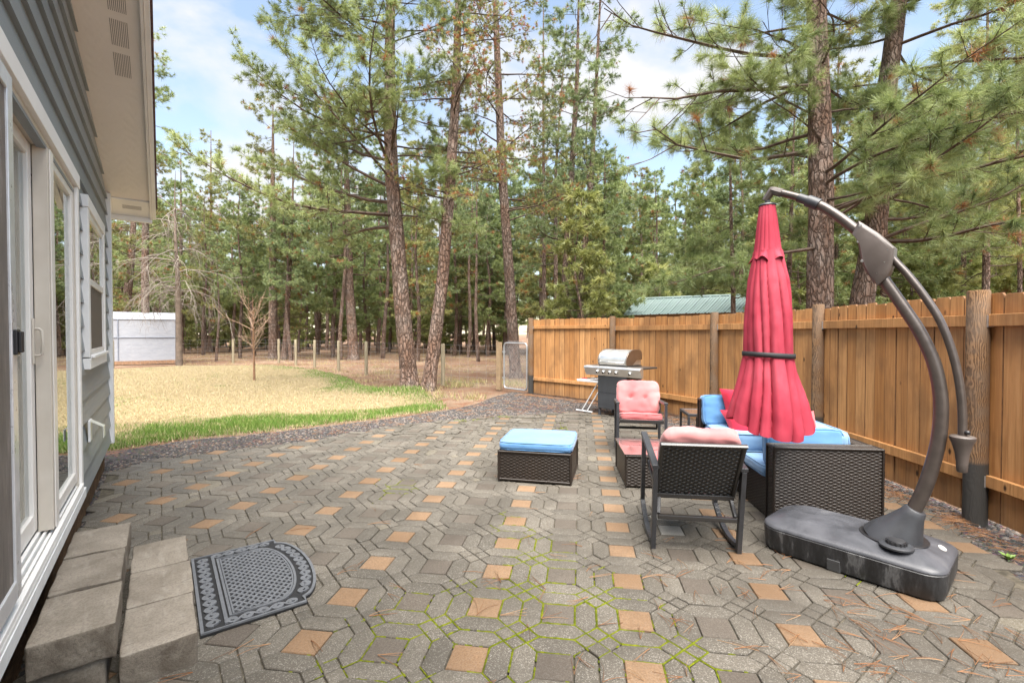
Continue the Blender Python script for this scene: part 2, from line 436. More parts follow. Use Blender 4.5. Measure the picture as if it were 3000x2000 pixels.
for i in range(-6, 20):
    for j in range(-14, 14):
        oy, ox = A0 + i * PP, B0 + j * PP
        T_ = lambda pts: [(ox + x, oy + y) for x, y in pts]
        pale = abs(ox - 1.39) < 0.2 and abs(oy - 3.5) < 0.2
        tile(T_([(-E, -E), (E, -E), (E, E), (-E, E)]), 4 if (j == 3 and i == 3) else (1 if j % 2 == 0 else 2))
        tile(T_([(-E, E), (E, E), (mm, mm), (hpp - RD, hpp), (-(hpp - RD), hpp), (-mm, mm)]), 0)
        tile(T_([(-(hpp - RD), hpp), (hpp - RD, hpp), (mm, PP - mm), (E, PP - E), (-E, PP - E), (-mm, PP - mm)]), 4 if (j == 3 and i == 3) else 0)
        tile(T_([(E, -E), (mm, -mm), (hpp, -(hpp - RD)), (hpp, hpp - RD), (mm, mm), (E, E)]), 0)
        tile(T_([(hpp, -(hpp - RD)), (PP - mm, -mm), (PP - E, -E), (PP - E, E), (PP - mm, mm), (hpp, hpp - RD)]), 0)
        h = RD / 2
        for dx, dy in ((0, h), (0, -h), (h, 0), (-h, 0)):
            ccx, ccy = hpp + dx, hpp + dy
            tile(T_([(ccx, ccy - h), (ccx + h, ccy), (ccx, ccy + h), (ccx - h, ccy)]), 0)
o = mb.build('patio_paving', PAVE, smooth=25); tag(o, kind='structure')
# joint sand
m = NT('joint_sand'); v = m.coords('Object')
m.set(m.ramp(m.noise(v, 30, 5), [(0.35, (0.05, 0.045, 0.035)), (0.65, (0.12, 0.105, 0.08))]), 0.95, 0, 0.1)
sheet('paving_bed', PATIO, -0.012, m.mat)
# moss in the joints
m = NT('joint_moss'); v = m.coords('Object'); t = m.attr()
c = m.mix(t, (0.085, 0.105, 0.008), (0.185, 0.205, 0.012)); n2 = m.noise(v, 160, 4, 0.7)
m.set(m.mix(m.ramp(n2, [(0.35, 0.6), (0.6, 0.0)]), c, (0.06, 0.075, 0.008)), 0.95, 0, 0.1); m.bump(n2, 0.8, 0.006)
mo = MB()
for (a, b) in set(moss_edges):
    a, b = Vector(a), Vector(b); L = (b - a).length
    if L < 0.01: continue
    k = max(2, int(L / 0.016)); d = (b - a) / L; nn = Vector((-d.y, d.x))
    prev = None
    for q in range(k + 1):
        p = a + d * (L * q / k)
        f = moss_field(p.x, p.y) + rnd.gauss(0, 0.10)
        w = 0.0125 * min(1.25, max(0.0, f * 1.15)) * rnd.uniform(0.75, 1.2)
        z = -0.003 + min(0.006, w * 0.6) + rnd.gauss(0, 0.001)
        cur = [(p - nn * w).to_3d(), p.to_3d(), (p + nn * w).to_3d()] if w > 0.0024 else None
        if cur:
            cur[0].z = -0.004; cur[2].z = -0.004; cur[1].z = z
            if prev: mo.add(prev + cur, [(0, 1, 4, 3), (1, 2, 5, 4)], 0, rnd.random())
        prev = cur
o = mo.build('joint_moss', m.mat, smooth=60); tag(o, kind='stuff')
# ------------------------------------------------------------------ house
HRZ = R(36.6)
house = thing('house', 'grey blue lap sided house with white trim beside the patio', 'house', hp(0, -0.5), HRZ)
def L(n, s, z): return (n + 0.5, s, z)
def lbox(mb, n0, n1, s0, s1, z0, z1, mat=0, tint=0.5): return mb.box(L(n0, s0, z0), L(n1, s1, z1), mat, None, tint)
m = NT('painted_siding'); v = m.coords('Object', (30, 2.2, 30)); t = m.attr()
n1 = m.noise(v, 1.6, 6, 0.65, 0.6); n2 = m.noise(m.coords('Object'), 1.3, 3)
c = m.mix(t, (0.20, 0.225, 0.245), (0.235, 0.26, 0.28)); c = m.mix(m.ramp(n2, [(0.4, 0.25), (0.65, 0.0)]), c, (0.26, 0.27, 0.26))
m.set(c, 0.45, 0, 0.4); m.bump(n1, 0.35, 0.006); SIDING = m.mat
m = NT('white_trim'); v = m.coords('Object'); n1 = m.noise(v, 60, 4, 0.7); n2 = m.noise(v, 3, 4)
m.set(m.ramp(n2, [(0.3, (0.76, 0.75, 0.73)), (0.7, (0.84, 0.83, 0.81))]), 0.5, 0, 0.4); m.bump(n1, 0.12, 0.004); TRIM = m.mat
m = NT('vinyl_frame'); v = m.coords('Object'); n2 = m.noise(v, 4, 4)
m.set(m.ramp(n2, [(0.3, (0.72, 0.69, 0.65)), (0.7, (0.80, 0.77, 0.73))]), 0.35, 0, 0.5); VINYL = m.mat
m = NT('beige_channel'); m.set(m.ramp(m.noise(m.coords('Object'), 5, 4), [(0.3, (0.50, 0.45, 0.38)), (0.7, (0.58, 0.53, 0.46))]), 0.4, 0, 0.5); CHANNEL = m.mat
m = NT('soffit_board'); v = m.coords('Object', (9, 1.0, 9)); w = m.node('ShaderNodeTexWave', wave_type='RINGS'); w.inputs['Scale'].default_value = 1.1; w.inputs['Distortion'].default_value = 9; w.inputs['Detail'].default_value = 3; w.inputs['Detail Scale'].default_value = 0.7
m.link(v, w.inputs['Vector']); n2 = m.noise(m.coords('Object'), 2, 4)
m.set(m.ramp(n2, [(0.3, (0.80, 0.745, 0.69)), (0.7, (0.85, 0.795, 0.74))]), 0.6, 0, 0.3); m.bump(w.outputs['Color'], 0.22, 0.006); SOFFIT = m.mat
def glass(name, tintc=(0.86, 0.9, 0.87), mixb=0.0):
    m = NT(name); m.n.remove(m.b); out = m.n['Material Output']
    tr = m.node('ShaderNodeBsdfTransparent'); tr.inputs[0].default_value = (*tintc, 1)
    gl = m.node('ShaderNodeBsdfGlossy'); gl.inputs['Roughness'].default_value = 0.012; gl.inputs[0].default_value = (0.92, 0.95, 0.95, 1)
    fr = m.node('ShaderNodeFresnel'); fr.inputs['IOR'].default_value = 1.62
    mx = m.node('ShaderNodeMixShader'); k = m.math('ADD', m.math('MULTIPLY', fr.outputs[0], 1.35), mixb, True)
    m.link(k, mx.inputs[0]); m.link(tr.outputs[0], mx.inputs[1]); m.link(gl.outputs[0], mx.inputs[2]); m.link(mx.outputs[0], out.inputs[0])
    return m.mat
GLASS = glass('window_glass')
SLOPE = 0.292
def rake(s): return 2.95 + SLOPE * (6.68 - s)
S0 = -3.0
mb = MB()
z = 0.279; k = 0; rr = random.Random(8)
while z < rake(S0):
    z1 = z + 0.1735
    def smax(zz): return 6.66 if zz <= 2.95 else 6.68 - (zz - 2.95) / SLOPE
    s0 = 4.24 if z1 < 2.49 else S0
    joints = [s0, 6.66]
    if z1 > 2.5: joints = [s0, rr.uniform(0.5, 3.0), rr.uniform(3.6, 5.8), 6.66]
    for a, b in zip(joints[:-1], joints[1:]):
        e0, e1 = min(b, smax(z)), min(b, smax(z1))
        if e0 <= a + 0.02: continue
        e1 = max(e1, a + 0.01); a2 = a + (0.0015 if a > s0 else 0)
        lo, hi = -0.452, -0.474
        mb.add([L(lo, a2, z), L(lo, e0, z), L(hi, e1, z1 + 0.004), L(hi, a2, z1 + 0.004), L(lo - 0.035, a2, z + 0.001), L(lo - 0.035, e0, z + 0.001), L(hi - 0.02, e1, z1 + 0.004), L(hi - 0.02, a2, z1 + 0.004)],
               [(0, 1, 2, 3), (0, 4, 5, 1), (1, 5, 6, 2), (0, 3, 7, 4), (3, 2, 6, 7)], 0, rr.random())
    z = z1; k += 1
mb.build('wall_siding', SIDING, house, smooth=None)
mb = MB()                                           # closed body of the house behind the siding
zz = 0.27
mb.prism([L(0, S0, 0)[1:2] + (zz,), (4.2, zz), (4.2, 2.45), (6.66, 2.45), (6.66, 2.94), (S0, rake(S0) - 0.03)][1:] + [(S0, 2.45)], 0, 1) if False else None
lbox(mb, -0.60, -0.49, 4.22, 6.66, 0.27, 2.46)
mb.add([L(-0.49, S0, 2.46), L(-0.49, 6.66, 2.46), L(-0.49, 6.66, 2.94), L(-0.49, S0, rake(S0) - 0.02), L(-0.60, S0, 2.46), L(-0.60, 6.66, 2.46), L(-0.60, 6.66, 2.94), L(-0.60, S0, rake(S0) - 0.02)], [(0,1,2,3),(7,6,5,4),(0,4,5,1),(1,5,6,2),(2,6,7,3),(3,7,4,0)])
lbox(mb, -8.0, -0.62, 6.50, 6.64, 0.27, 2.94); lbox(mb, -8.0, -7.9, S0, 6.48, 0.27, 5.0); lbox(mb, -7.88, -0.62, S0 - 0.1, S0, 0.27, 5.7)
mb.build('wall_core', plain('sheathing', (0.25, 0.27, 0.28), 0.8), house, smooth=None)
mb = MB(); lbox(mb, -8.0, -0.515, S0, 6.70, -0.2, 0.268)
m = NT('stained_foundation'); v = m.coords('Object', (6, 3, 6)); n1 = m.noise(v, 2.2, 7, 0.7, 0.5); n2 = m.noise(m.coords('Object'), 70, 4, 0.7)
c = m.ramp(n1, [(0.3, (0.055, 0.035, 0.022)), (0.5, (0.15, 0.085, 0.045)), (0.62, (0.22, 0.13, 0.07)), (0.72, (0.10, 0.065, 0.045))])
m.set(m.mix(m.ramp(n2, [(0.3, 0.7), (0.6, 0.0)]), c, (0.05, 0.036, 0.028)), 0.9, 0, 0.2); m.bump(n2, 0.7, 0.02)
mb.build('foundation', m.mat, house, smooth=None)
mb = MB(); lbox(mb, -0.60, -0.428, 6.64, 6.73, 0.26, 2.945)
mb.build('corner_trim', TRIM, house, bevel=0.003)
# soffit, rake board, roof
def slope_slab(mb, n0, n1, s0, s1, dz0, dz1, mat=0):
    v = [L(n, s, rake(s) + dz) for dz in (dz0, dz1) for n, s in ((n0, s0), (n1, s0), (n1, s1), (n0, s1))]
    mb.add(v, [(0,3,2,1),(4,5,6,7),(0,1,5,4),(1,2,6,5),(2,3,7,6),(3,0,4,7)], mat)
mb = MB(); js = [S0, 1.6, 4.98, 6.74]
for a, b in zip(js[:-1], js[1:]): slope_slab(mb, -0.497, -0.102, a + 0.001, b - 0.001, 0.0, 0.02)
so = mb.build('soffit', SOFFIT, house, smooth=None)
mb = MB(); slope_slab(mb, -8.0, -0.102, 6.745, 7.10, -0.012, 0.01)
so2 = mb.build('eave_soffit', TRIM, house, smooth=None)
VENT = plain('vent_slot', (0.10, 0.075, 0.065), 0.9)
for i in range(-9, 3):
    s = 4.445 + 0.305 * i
    if s > 5: continue
    mb = MB()
    for q in range(10):
        n = -0.272 + 0.0104 * q
        slope_slab(mb, n, n + 0.0028, s - 0.117, s + 0.117, -0.0012, 0.004)
    if i <= 1: mb.build('soffit_vent', VENT, so, smooth=None)
for n in (-0.26, -0.62, -0.98):
    mb = MB()
    for q in range(7):
        s = 6.86 + 0.012 * q
        slope_slab(mb, n - 0.085, n + 0.085, s, s + 0.004, -0.0135, -0.008)
    mb.build('eave_vent', plain('vent_louvre', (0.42, 0.40, 0.37), 0.7), so2, smooth=None)
mb = MB(); slope_slab(mb, -0.100, -0.080, S0, 7.11, -0.03, 0.12); slope_slab(mb, -0.078, -0.045, S0, 7.13, -0.012, 0.13)
mb.build('rake_board', TRIM, house, smooth=None)
mb = MB(); slope_slab(mb, -8.0, -0.080, 7.11, 7.135, -0.06, 0.10)
mb.build('eave_fascia', TRIM, house, smooth=None)
mb = MB(); slope_slab(mb, -8.05, -0.028, S0, 7.17, 0.135, 0.165)
m = NT('roof_shingle'); v = m.coords('Object'); m.set(m.ramp(m.noise(v, 30, 4), [(0.3, (0.06, 0.03, 0.03)), (0.7, (0.13, 0.07, 0.065))]), 0.9)
mb.build('roof', m.mat, house, smooth=None)

# sliding glass door
sd_ = MB()
lbox(sd_, -0.60, -0.432, S0 + 0.2, 4.285, 2.412, 2.50)                       # head casing
lbox(sd_, -0.60, -0.438, 4.21, 4.283, 0.352, 2.410)                       # jamb casing
door = sd_.build('sliding_door', TRIM, house, smooth=None, bevel=0.003)
mb = MB(); lbox(mb, -0.60, -0.425, 0.6, 4.283, 0.345, 0.405); mb.build('door_flashing', plain('white_flashing', (0.72, 0.73, 0.73), 0.55, var=0.08, bump=0.4, bscale=40), door, smooth=None)
mb = MB()
lbox(mb, -0.66, -0.428, 0.6, 4.208, 0.407, 0.428)
for n0, n1, h in ((-0.448, -0.4285, 0.452), (-0.468, -0.456, 0.446), (-0.487, -0.476, 0.456), (-0.512, -0.497, 0.462), (-0.60, -0.53, 0.475)): lbox(mb, n0, n1, 0.62, 4.206, 0.4285, h)
mb.build('door_sill', TRIM, door, smooth=None, bevel=0.002)
mb = MB()
lbox(mb, -0.60, -0.455, 0.6, 4.208, 2.372, 2.4105); lbox(mb, -0.60, -0.452, 4.172, 4.2085, 0.43, 2.3715)
mb.build('door_frame', CHANNEL, door, smooth=None, bevel=0.002)
def panel(s0, s1, n, name, st0, st1, rail):
    mb = MB(); d0, d1 = n - 0.018, n + 0.018
    lbox(mb, d0, d1, s0, s0 + st0, 0.478, 2.369); lbox(mb, d0, d1, s1 - st1, s1, 0.478, 2.369)
    lbox(mb, d0 + 0.001, d1 - 0.001, s0 + st0, s1 - st1, 0.478, 0.478 + rail); lbox(mb, d0 + 0.001, d1 - 0.001, s0 + st0, s1 - st1, 2.369 - rail * 0.7, 2.369)
    o = mb.build(name, VINYL, door, smooth=None, bevel=0.004)
    g = MB(); lbox(g, n - 0.002, n + 0.002, s0 + st0, s1 - st1, 0.478 + rail, 2.369 - rail * 0.7)
    g.build('glass_pane', GLASS, o, smooth=None)
    g = MB()
    for zz in (0.66, 2.19): lbox(g, n - 0.0065, n - 0.003, s0 + st0, s1 - st1, zz, zz + 0.018)
    for ss in (s0 + st0 + 0.10, s1 - st1 - 0.10): lbox(g, n - 0.0069, n - 0.0034, ss, ss + 0.018, 0.478 + rail, 2.369 - rail * 0.7)
    g.build('muntin', plain('muntin', (0.55, 0.62, 0.56), 0.5), o, smooth=None)
    return o
fixed = panel(3.33, 4.17, -0.474, 'fixed_panel', 0.06, 0.07, 0.07)
slider = panel(1.55, 3.262, -0.524, 'sliding_panel', 0.07, 0.072, 0.09)
mb = MB(); lbox(mb, -0.5045, -0.447, 3.264, 3.385, 0.463, 2.371)
mb.build('meeting_stile', CHANNEL, door, smooth=None, bevel=0.003)
mb = MB(); lbox(mb, -0.4465, -0.4425, 3.30, 3.386, 0.463, 2.371); mb.build('stile_cover', VINYL, door, smooth=None)
mb = MB()
lbox(mb, -0.505, -0.497, 3.205, 3.228, 1.30, 1.52)
for zz in (1.34, 1.47): mb.tube([L(-0.498, 3.216, zz), L(-0.480, 3.216, zz), L(-0.472, 3.216, zz + (0.012 if zz < 1.4 else -0.012))], 0.006, 8)
mb.tube([L(-0.472, 3.216, 1.345), L(-0.469, 3.216, 1.40), L(-0.472, 3.216, 1.465)], 0.0065, 8)
mb.build('door_handle', CHANNEL, slider, smooth=50, bevel=0.001)
# insect screen panel on the outer track
mb = MB()
lbox(mb, -0.440, -0.423, 2.375, 2.445, 0.50, 2.365); lbox(mb, -0.440, -0.423, 1.2, 2.374, 0.50, 0.57); lbox(mb, -0.440, -0.423, 1.2, 2.374, 2.30, 2.365)
scr = mb.build('screen_panel', plain('screen_frame', (0.62, 0.63, 0.65), 0.3, 0.3), door, smooth=None, bevel=0.003)
m = NT('weathered_screen'); v = m.coords('Object', (1, 3, 0.6)); n1 = m.noise(v, 9, 6, 0.7)
m.set(m.ramp(n1, [(0.3, (0.11, 0.095, 0.085)), (0.6, (0.19, 0.165, 0.145)), (0.75, (0.33, 0.30, 0.28))]), 0.7); m.bump(m.noise(m.coords('Object'), 220, 2), 0.4, 0.002)
mb = MB(); lbox(mb, -0.4325, -0.4305, 1.2, 2.374, 0.57, 2.30); mb.build('screen_mesh', m.mat, scr, smooth=None)
BLACKP = plain('black_plastic', (0.018, 0.018, 0.02), 0.4)
mb = MB(); lbox(mb, -0.4225, -0.412, 2.385, 2.435, 1.372, 1.462); lbox(mb, -0.412, -0.402, 2.392, 2.402, 1.38, 1.455); lbox(mb, -0.412, -0.402, 2.42, 2.431, 1.38, 1.455); mb.build('screen_latch', BLACKP, scr, smooth=None, bevel=0.003)
# room behind the glass: blinds, wall, floor
mb = MB()
for i in range(40): 
    s = 0.9 + i * 0.085
    mb.box((-0.043, -0.0015, 0.50), (0.043, 0.0015, 2.35), 0, Matrix.Translation(L(-0.72, s, 0)) @ Matrix.Rotation(R(62), 4, 'Z'), rr.random())
mb.build('window_blind', plain('blind_slat', (0.60, 0.55, 0.47), 0.7), door, smooth=None)
mb = MB(); lbox(mb, -4.0, -3.95, 0.2, 6.3, 0.42, 2.45); lbox(mb, -3.94, -0.68, 0.2, 6.3, 0.36, 0.42); lbox(mb, -3.94, -0.68, 0.2, 6.3, 2.455, 2.48)
mb.build('room_lining', plain('room_wall', (0.5, 0.46, 0.40), 0.8), house, smooth=None)
# window
mb = MB()
lbox(mb, -0.47, -0.425, 4.61, 4.70, 1.272, 2.365); lbox(mb, -0.47, -0.425, 5.78, 5.87, 1.272, 2.365); lbox(mb, -0.47, -0.421, 4.605, 5.875, 2.367, 2.456)
win = mb.build('window', TRIM, house, smooth=None, bevel=0.003)
mb = MB(); lbox(mb, -0.47, -0.423, 4.605, 5.875, 1.183, 1.262); lbox(mb, -0.47, -0.402, 4.69, 5.80, 1.2635, 1.285); mb.build('window_sill', TRIM, win, smooth=None, bevel=0.003)
mb = MB()
lbox(mb, -0.47, -0.432, 4.702, 4.75, 1.287, 2.363); lbox(mb, -0.47, -0.432, 5.73, 5.778, 1.287, 2.363); lbox(mb, -0.47, -0.432, 4.751, 5.729, 2.315, 2.363); lbox(mb, -0.47, -0.432, 4.751, 5.729, 1.287, 1.325); lbox(mb, -0.47, -0.430, 4.751, 5.729, 1.812, 1.862)
mb.build('window_frame', VINYL, win, smooth=None, bevel=0.003)
mb = MB(); lbox(mb, -0.447, -0.442, 4.751, 5.729, 1.863, 2.314); mb.build('upper_pane', glass('upper_glass', (0.25, 0.27, 0.26), 0.08), win, smooth=None)
mb = MB(); lbox(mb, -0.447, -0.443, 4.751, 5.729, 1.326, 1.811); mb.build('screened_pane', plain('screen_dark', (0.115, 0.095, 0.08), 0.7), win, smooth=None)
mb = MB(); lbox(mb, -0.449, -0.4475, 4.751, 5.729, 1.863, 2.314); mb.build('dark_backing', plain('dark_room', (0.06, 0.065, 0.055), 0.9), win, smooth=None)  # dark sheet behind the pane, the room's darkness put into its colour
# covered power outlet
mb = MB(); lbox(mb, -0.45, -0.435, 4.66, 4.78, 0.64, 0.80)
ob = mb.build('outlet_box', plain('outlet_white', (0.74, 0.74, 0.72), 0.4), house, smooth=None, bevel=0.004)
mb = MB(); mb.add([L(-0.4345, 4.675, 0.795), L(-0.4345, 4.765, 0.795), L(-0.36, 4.765, 0.745), L(-0.36, 4.675, 0.745), L(-0.36, 4.675, 0.665), L(-0.36, 4.765, 0.665), L(-0.365, 4.765, 0.66), L(-0.365, 4.675, 0.66), L(-0.365, 4.675, 0.742), L(-0.365, 4.765, 0.742), L(-0.4345, 4.675, 0.789), L(-0.4345, 4.765, 0.789)],
       [(0,1,2,3),(3,2,5,4),(4,5,6,7),(7,6,9,8),(8,9,11,10),(0,3,8,10),(1,11,9,2),(3,4,7,8),(2,9,6,5),(0,10,11,1)])
mb.build('outlet_cover', plain('cover_grey', (0.66, 0.66, 0.58), 0.35), ob, smooth=None)

# ------------------------------------------------------------------ block steps
def rough_box(mb, lo, hi, step, amp, rnd_r, M=None, seed=0, mat=0):
    lo, hi = Vector(lo), Vector(hi); sz = hi - lo
    idx = {}
    def vert(p):
        key = (round(p.x, 4), round(p.y, 4), round(p.z, 4))
        if key in idx: return idx[key]
        q = p.copy(); c = (lo + hi) / 2
        ds = [min(p[i] - lo[i], hi[i] - p[i]) for i in range(3)]
        order = sorted(range(3), key=lambda i: ds[i])
        if ds[order[1]] < rnd_r * 0.99:                      # soften edges and chip them
            k = 1 - ds[order[1]] / rnd_r
            chip = rnd_r * (0.35 + 0.9 * max(0, noise.noise(p * 14 + Vector((seed, 0, 0)))))
            for i in order[:2]: q[i] += (chip * k) * (1 if p[i] < c[i] else -1) * (0.6 if ds[i] < 1e-5 else 0.2)
        d = noise.noise_vector(p * 9 + Vector((seed * 3.1, 1, 2))) * amp
        q += d
        idx[key] = len(vs); vs.append(M @ q if M else q)
        return idx[key]
    vs, fs = [], []
    for ax in range(3):
        u, w = (ax + 1) % 3, (ax + 2) % 3
        def stops(i):
            n = max(1, int(sz[i] / step)); b = min(rnd_r, sz[i] * 0.2)
            return [0, b * 0.5] + [b + (sz[i] - 2 * b) * k / n for k in range(n + 1)] + [sz[i] - b * 0.5, sz[i]]
        us, ws = stops(u), stops(w)
        for side in (0, 1):
            for a in range(len(us) - 1):
                for b in range(len(ws) - 1):
                    q = []
                    for x, y in ((us[a], ws[b]), (us[a+1], ws[b]), (us[a+1], ws[b+1]), (us[a], ws[b+1])):
                        p = lo.copy(); p[ax] += sz[ax] * side; p[u] += x; p[w] += y; q.append(vert(p))
                    fs.append(tuple(q) if side else tuple(q[::-1]))
    mb.add(vs, fs, mat)
m = NT('cast_concrete_block'); v = m.coords('Object'); n1 = m.noise(v, 4.5, 6, 0.6, 0.4); n2 = m.noise(v, 110, 4, 0.75); n3 = m.noise(m.coords('Object', (4, 1, 4)), 6, 5, 0.6); rn = m.rand()
c = m.ramp(n1, [(0.3, (0.165, 0.14, 0.11)), (0.5, (0.24, 0.208, 0.168)), (0.68, (0.31, 0.272, 0.224))])
c = m.mix(m.ramp(n2, [(0.3, 0.6), (0.55, 0.0)]), c, (0.09, 0.075, 0.06)); c = m.mix(m.ramp(n3, [(0.55, 0.0), (0.75, 0.4)]), c, (0.40, 0.37, 0.32))
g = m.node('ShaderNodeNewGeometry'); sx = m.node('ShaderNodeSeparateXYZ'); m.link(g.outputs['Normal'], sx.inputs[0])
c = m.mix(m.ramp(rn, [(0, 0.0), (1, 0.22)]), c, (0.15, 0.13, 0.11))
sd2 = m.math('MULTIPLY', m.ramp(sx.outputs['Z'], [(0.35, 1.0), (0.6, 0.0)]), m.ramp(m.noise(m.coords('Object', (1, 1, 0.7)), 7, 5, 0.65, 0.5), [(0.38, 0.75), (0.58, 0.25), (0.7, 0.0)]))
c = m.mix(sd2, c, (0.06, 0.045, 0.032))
cr_ = m.node('ShaderNodeTexVoronoi', feature='DISTANCE_TO_EDGE'); cr_.inputs['Scale'].default_value = 3.2; m.link(m.coords('Object', (0.6, 1.6, 1)), cr_.inputs['Vector'])
c = m.mix(m.math('MULTIPLY', m.ramp(cr_.outputs['Distance'], [(0.0, 0.5), (0.018, 0.0)]), m.ramp(n3, [(0.45, 0.0), (0.6, 1.0)])), c, (0.08, 0.065, 0.05))
m.set(c, 0.85, 0, 0.25); m.bump(m.math('ADD', n2, m.math('MULTIPLY', n1, 0.6)), 0.55, 0.006); BLOCK = m.mat
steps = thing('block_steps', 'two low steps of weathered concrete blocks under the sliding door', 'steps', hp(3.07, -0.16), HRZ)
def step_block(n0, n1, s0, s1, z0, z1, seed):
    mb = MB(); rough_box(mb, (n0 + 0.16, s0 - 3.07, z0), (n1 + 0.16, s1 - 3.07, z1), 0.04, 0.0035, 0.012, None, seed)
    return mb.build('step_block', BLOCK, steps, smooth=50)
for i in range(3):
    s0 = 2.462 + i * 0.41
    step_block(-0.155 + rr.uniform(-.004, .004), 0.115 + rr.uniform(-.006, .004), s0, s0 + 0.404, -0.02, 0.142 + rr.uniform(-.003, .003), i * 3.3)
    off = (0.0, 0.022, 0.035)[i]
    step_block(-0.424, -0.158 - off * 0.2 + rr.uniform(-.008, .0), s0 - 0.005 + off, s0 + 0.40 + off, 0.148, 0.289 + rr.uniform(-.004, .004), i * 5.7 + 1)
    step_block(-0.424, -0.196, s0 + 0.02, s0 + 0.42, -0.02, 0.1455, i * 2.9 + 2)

# ------------------------------------------------------------------ rubber door mat
mat_t = thing('door_mat', 'grey rubber scroll pattern door mat lying on the pavers beside the block steps', 'door mat', hp(3.12, 0.13), HRZ)
RUB0 = plain('rubber_black', (0.012, 0.012, 0.013), 0.8)
RUB1 = plain('rubber_grey', (0.115, 0.12, 0.13), 0.55, var=0.18, nscale=30, bump=0.3, bscale=400)
HW = 0.468                                             # half width along the wall
def arc_n(s, o=0.0):                                   # outer outline: curve bulging away from the steps, with shoulder notches
    a = abs(s)
    return 0.482 if a > 0.395 else 0.47 + 0.135 * math.sqrt(max(0, 1 - (s / 0.41) ** 2)) + 0.0
outline = [(0, -HW), (0.482, -HW)] + [(0.482, -HW + 0.06)] + [(arc_n(s), s) for s in np.linspace(-0.39, 0.39, 40)] + [(0.482, HW - 0.06), (0.482, HW), (0, HW)]
mb = MB(); mb.prism(outline, 0.004, 0.013); mb.build('mat_base', RUB0, mat_t, smooth=30)
def ribbon(mb, pts, w, z0, z1, closed=False):
    n = len(pts); Lf, Rt = [], []
    for i in range(n):
        a = pts[(i - 1) % n] if (i or closed) else pts[i]; b = pts[(i + 1) % n] if (i < n - 1 or closed) else pts[i]
        d = Vector((b[0] - a[0], b[1] - a[1])); d = d.normalized() if d.length > 1e-9 else Vector((1, 0)); q = Vector((-d.y, d.x))
        ww = w(i / max(1, n - 1)) if callable(w) else w
        p = Vector(pts[i][:2]); Lf.append(p + q * ww / 2); Rt.append(p - q * ww / 2)
    vs = [(*p, z0) for p in Lf] + [(*p, z0) for p in Rt] + [(*p, z1) for p in Lf] + [(*p, z1) for p in Rt]
    fs = []
    for i in range(n if closed else n - 1):
        j = (i + 1) % n
        fs += [(2*n+i, 3*n+i, 3*n+j, 2*n+j), (i, 2*n+i, 2*n+j, j), (n+i, n+j, 3*n+j, 3*n+i)]
    if not closed: fs += [(0, n, 3*n, 2*n), (n-1, 3*n-1, 4*n-1, 2*n-1)] if False else [(0, n, 3*n, 2*n)]
    mb.add(vs, fs)
def inset(poly, g):
    n = len(poly); out = []
    for i in range(n):
        p0, p1, p2 = Vector(poly[i-1]), Vector(poly[i]), Vector(poly[(i+1) % n])
        e1, e2 = (p1-p0).normalized(), (p2-p1).normalized(); a, b = Vector((-e1.y, e1.x)), Vector((-e2.y, e2.x)); q = a + b; q /= max(0.3, q.dot(a)); out.append(tuple(p1 + q * g))
    return out
mb = MB()
ribbon(mb, inset(outline, 0.0085), 0.016, 0.013, 0.0215, True)
inner = [(0.135, -0.37), (0.36, -0.37)] + [(0.36 + 0.135 * math.sqrt(max(0, 1 - (s / 0.372) ** 2)), s) for s in np.linspace(-0.365, 0.365, 36)] + [(0.36, 0.37), (0.135, 0.37)]
ribbon(mb, inner, 0.013, 0.013, 0.0216, True); ribbon(mb, inset(inner, 0.014), 0.009, 0.013, 0.0206, True)
ribbon(mb, [(0.112, -0.43), (0.112, 0.43)], 0.016, 0.013, 0.0219)
mb.build('mat_border', RUB1, mat_t, smooth=None)
mb = MB(); inn = inset(inner, 0.018)
for sg in (1, -1):
    for k in range(-20, 21):
        c0 = k * 0.050
        pts = []
        for q in np.linspace(-0.6, 0.6, 241):
            p = (0.30 + q * 0.62, c0 + sg * q * 0.78)
            if inside(inn, *p): pts.append(p)
        if len(pts) > 4: ribbon(mb, [pts[0], pts[-1]], 0.0125, 0.013, 0.0208 if sg > 0 else 0.0203)
mb.build('mat_lattice', RUB1, mat_t, smooth=None)
mb = MB()
def scroll(cx, cy, r, a0, sgn, turns=1.6, zj=0.0):
    pts = []
    for q in np.linspace(0, 1, 26):
        a = a0 + sgn * q * turns * 2 * math.pi; rad = r * (1 - 0.74 * q)
        pts.append((cx + rad * math.cos(a), cy + rad * math.sin(a)))
    ribbon(mb, pts, lambda t_: 0.0145 - 0.004 * t_, 0.013, 0.0210 + zj)
def chain(path, r, n):
    tot = [0]
    for a, b in zip(path[:-1], path[1:]): tot.append(tot[-1] + math.hypot(b[0]-a[0], b[1]-a[1]))
    last = None
    for i in range(n):
        d = tot[-1] * (i + 0.5) / n
        k = max(q for q in range(len(tot) - 1) if tot[q] <= d); f = (d - tot[k]) / max(1e-6, tot[k+1] - tot[k])
        x = path[k][0] + (path[k+1][0] - path[k][0]) * f; y = path[k][1] + (path[k+1][1] - path[k][1]) * f
        ta = math.atan2(path[k+1][1] - path[k][1], path[k+1][0] - path[k][0]); sg = 1 if i % 2 else -1
        scroll(x, y, r, ta + math.pi, sg, 1.55, 0.0004 * (i % 3))
        if last:
            lx, ly = last; nx, ny = -(y - ly), x - lx; ln = math.hypot(nx, ny); nx, ny = nx / ln * r * sg, ny / ln * r * sg
            ribbon(mb, [(lx - nx, ly - ny), ((lx * 2 + x) / 3 - nx * 0.5, (ly * 2 + y) / 3 - ny * 0.5), ((lx + 2 * x) / 3 + nx * 0.5, (ly + 2 * y) / 3 + ny * 0.5), (x + nx, y + ny)], 0.012, 0.013, 0.0207)
        last = (x, y)
chain([(0.057, -0.43), (0.057, 0.43)], 0.028, 12)
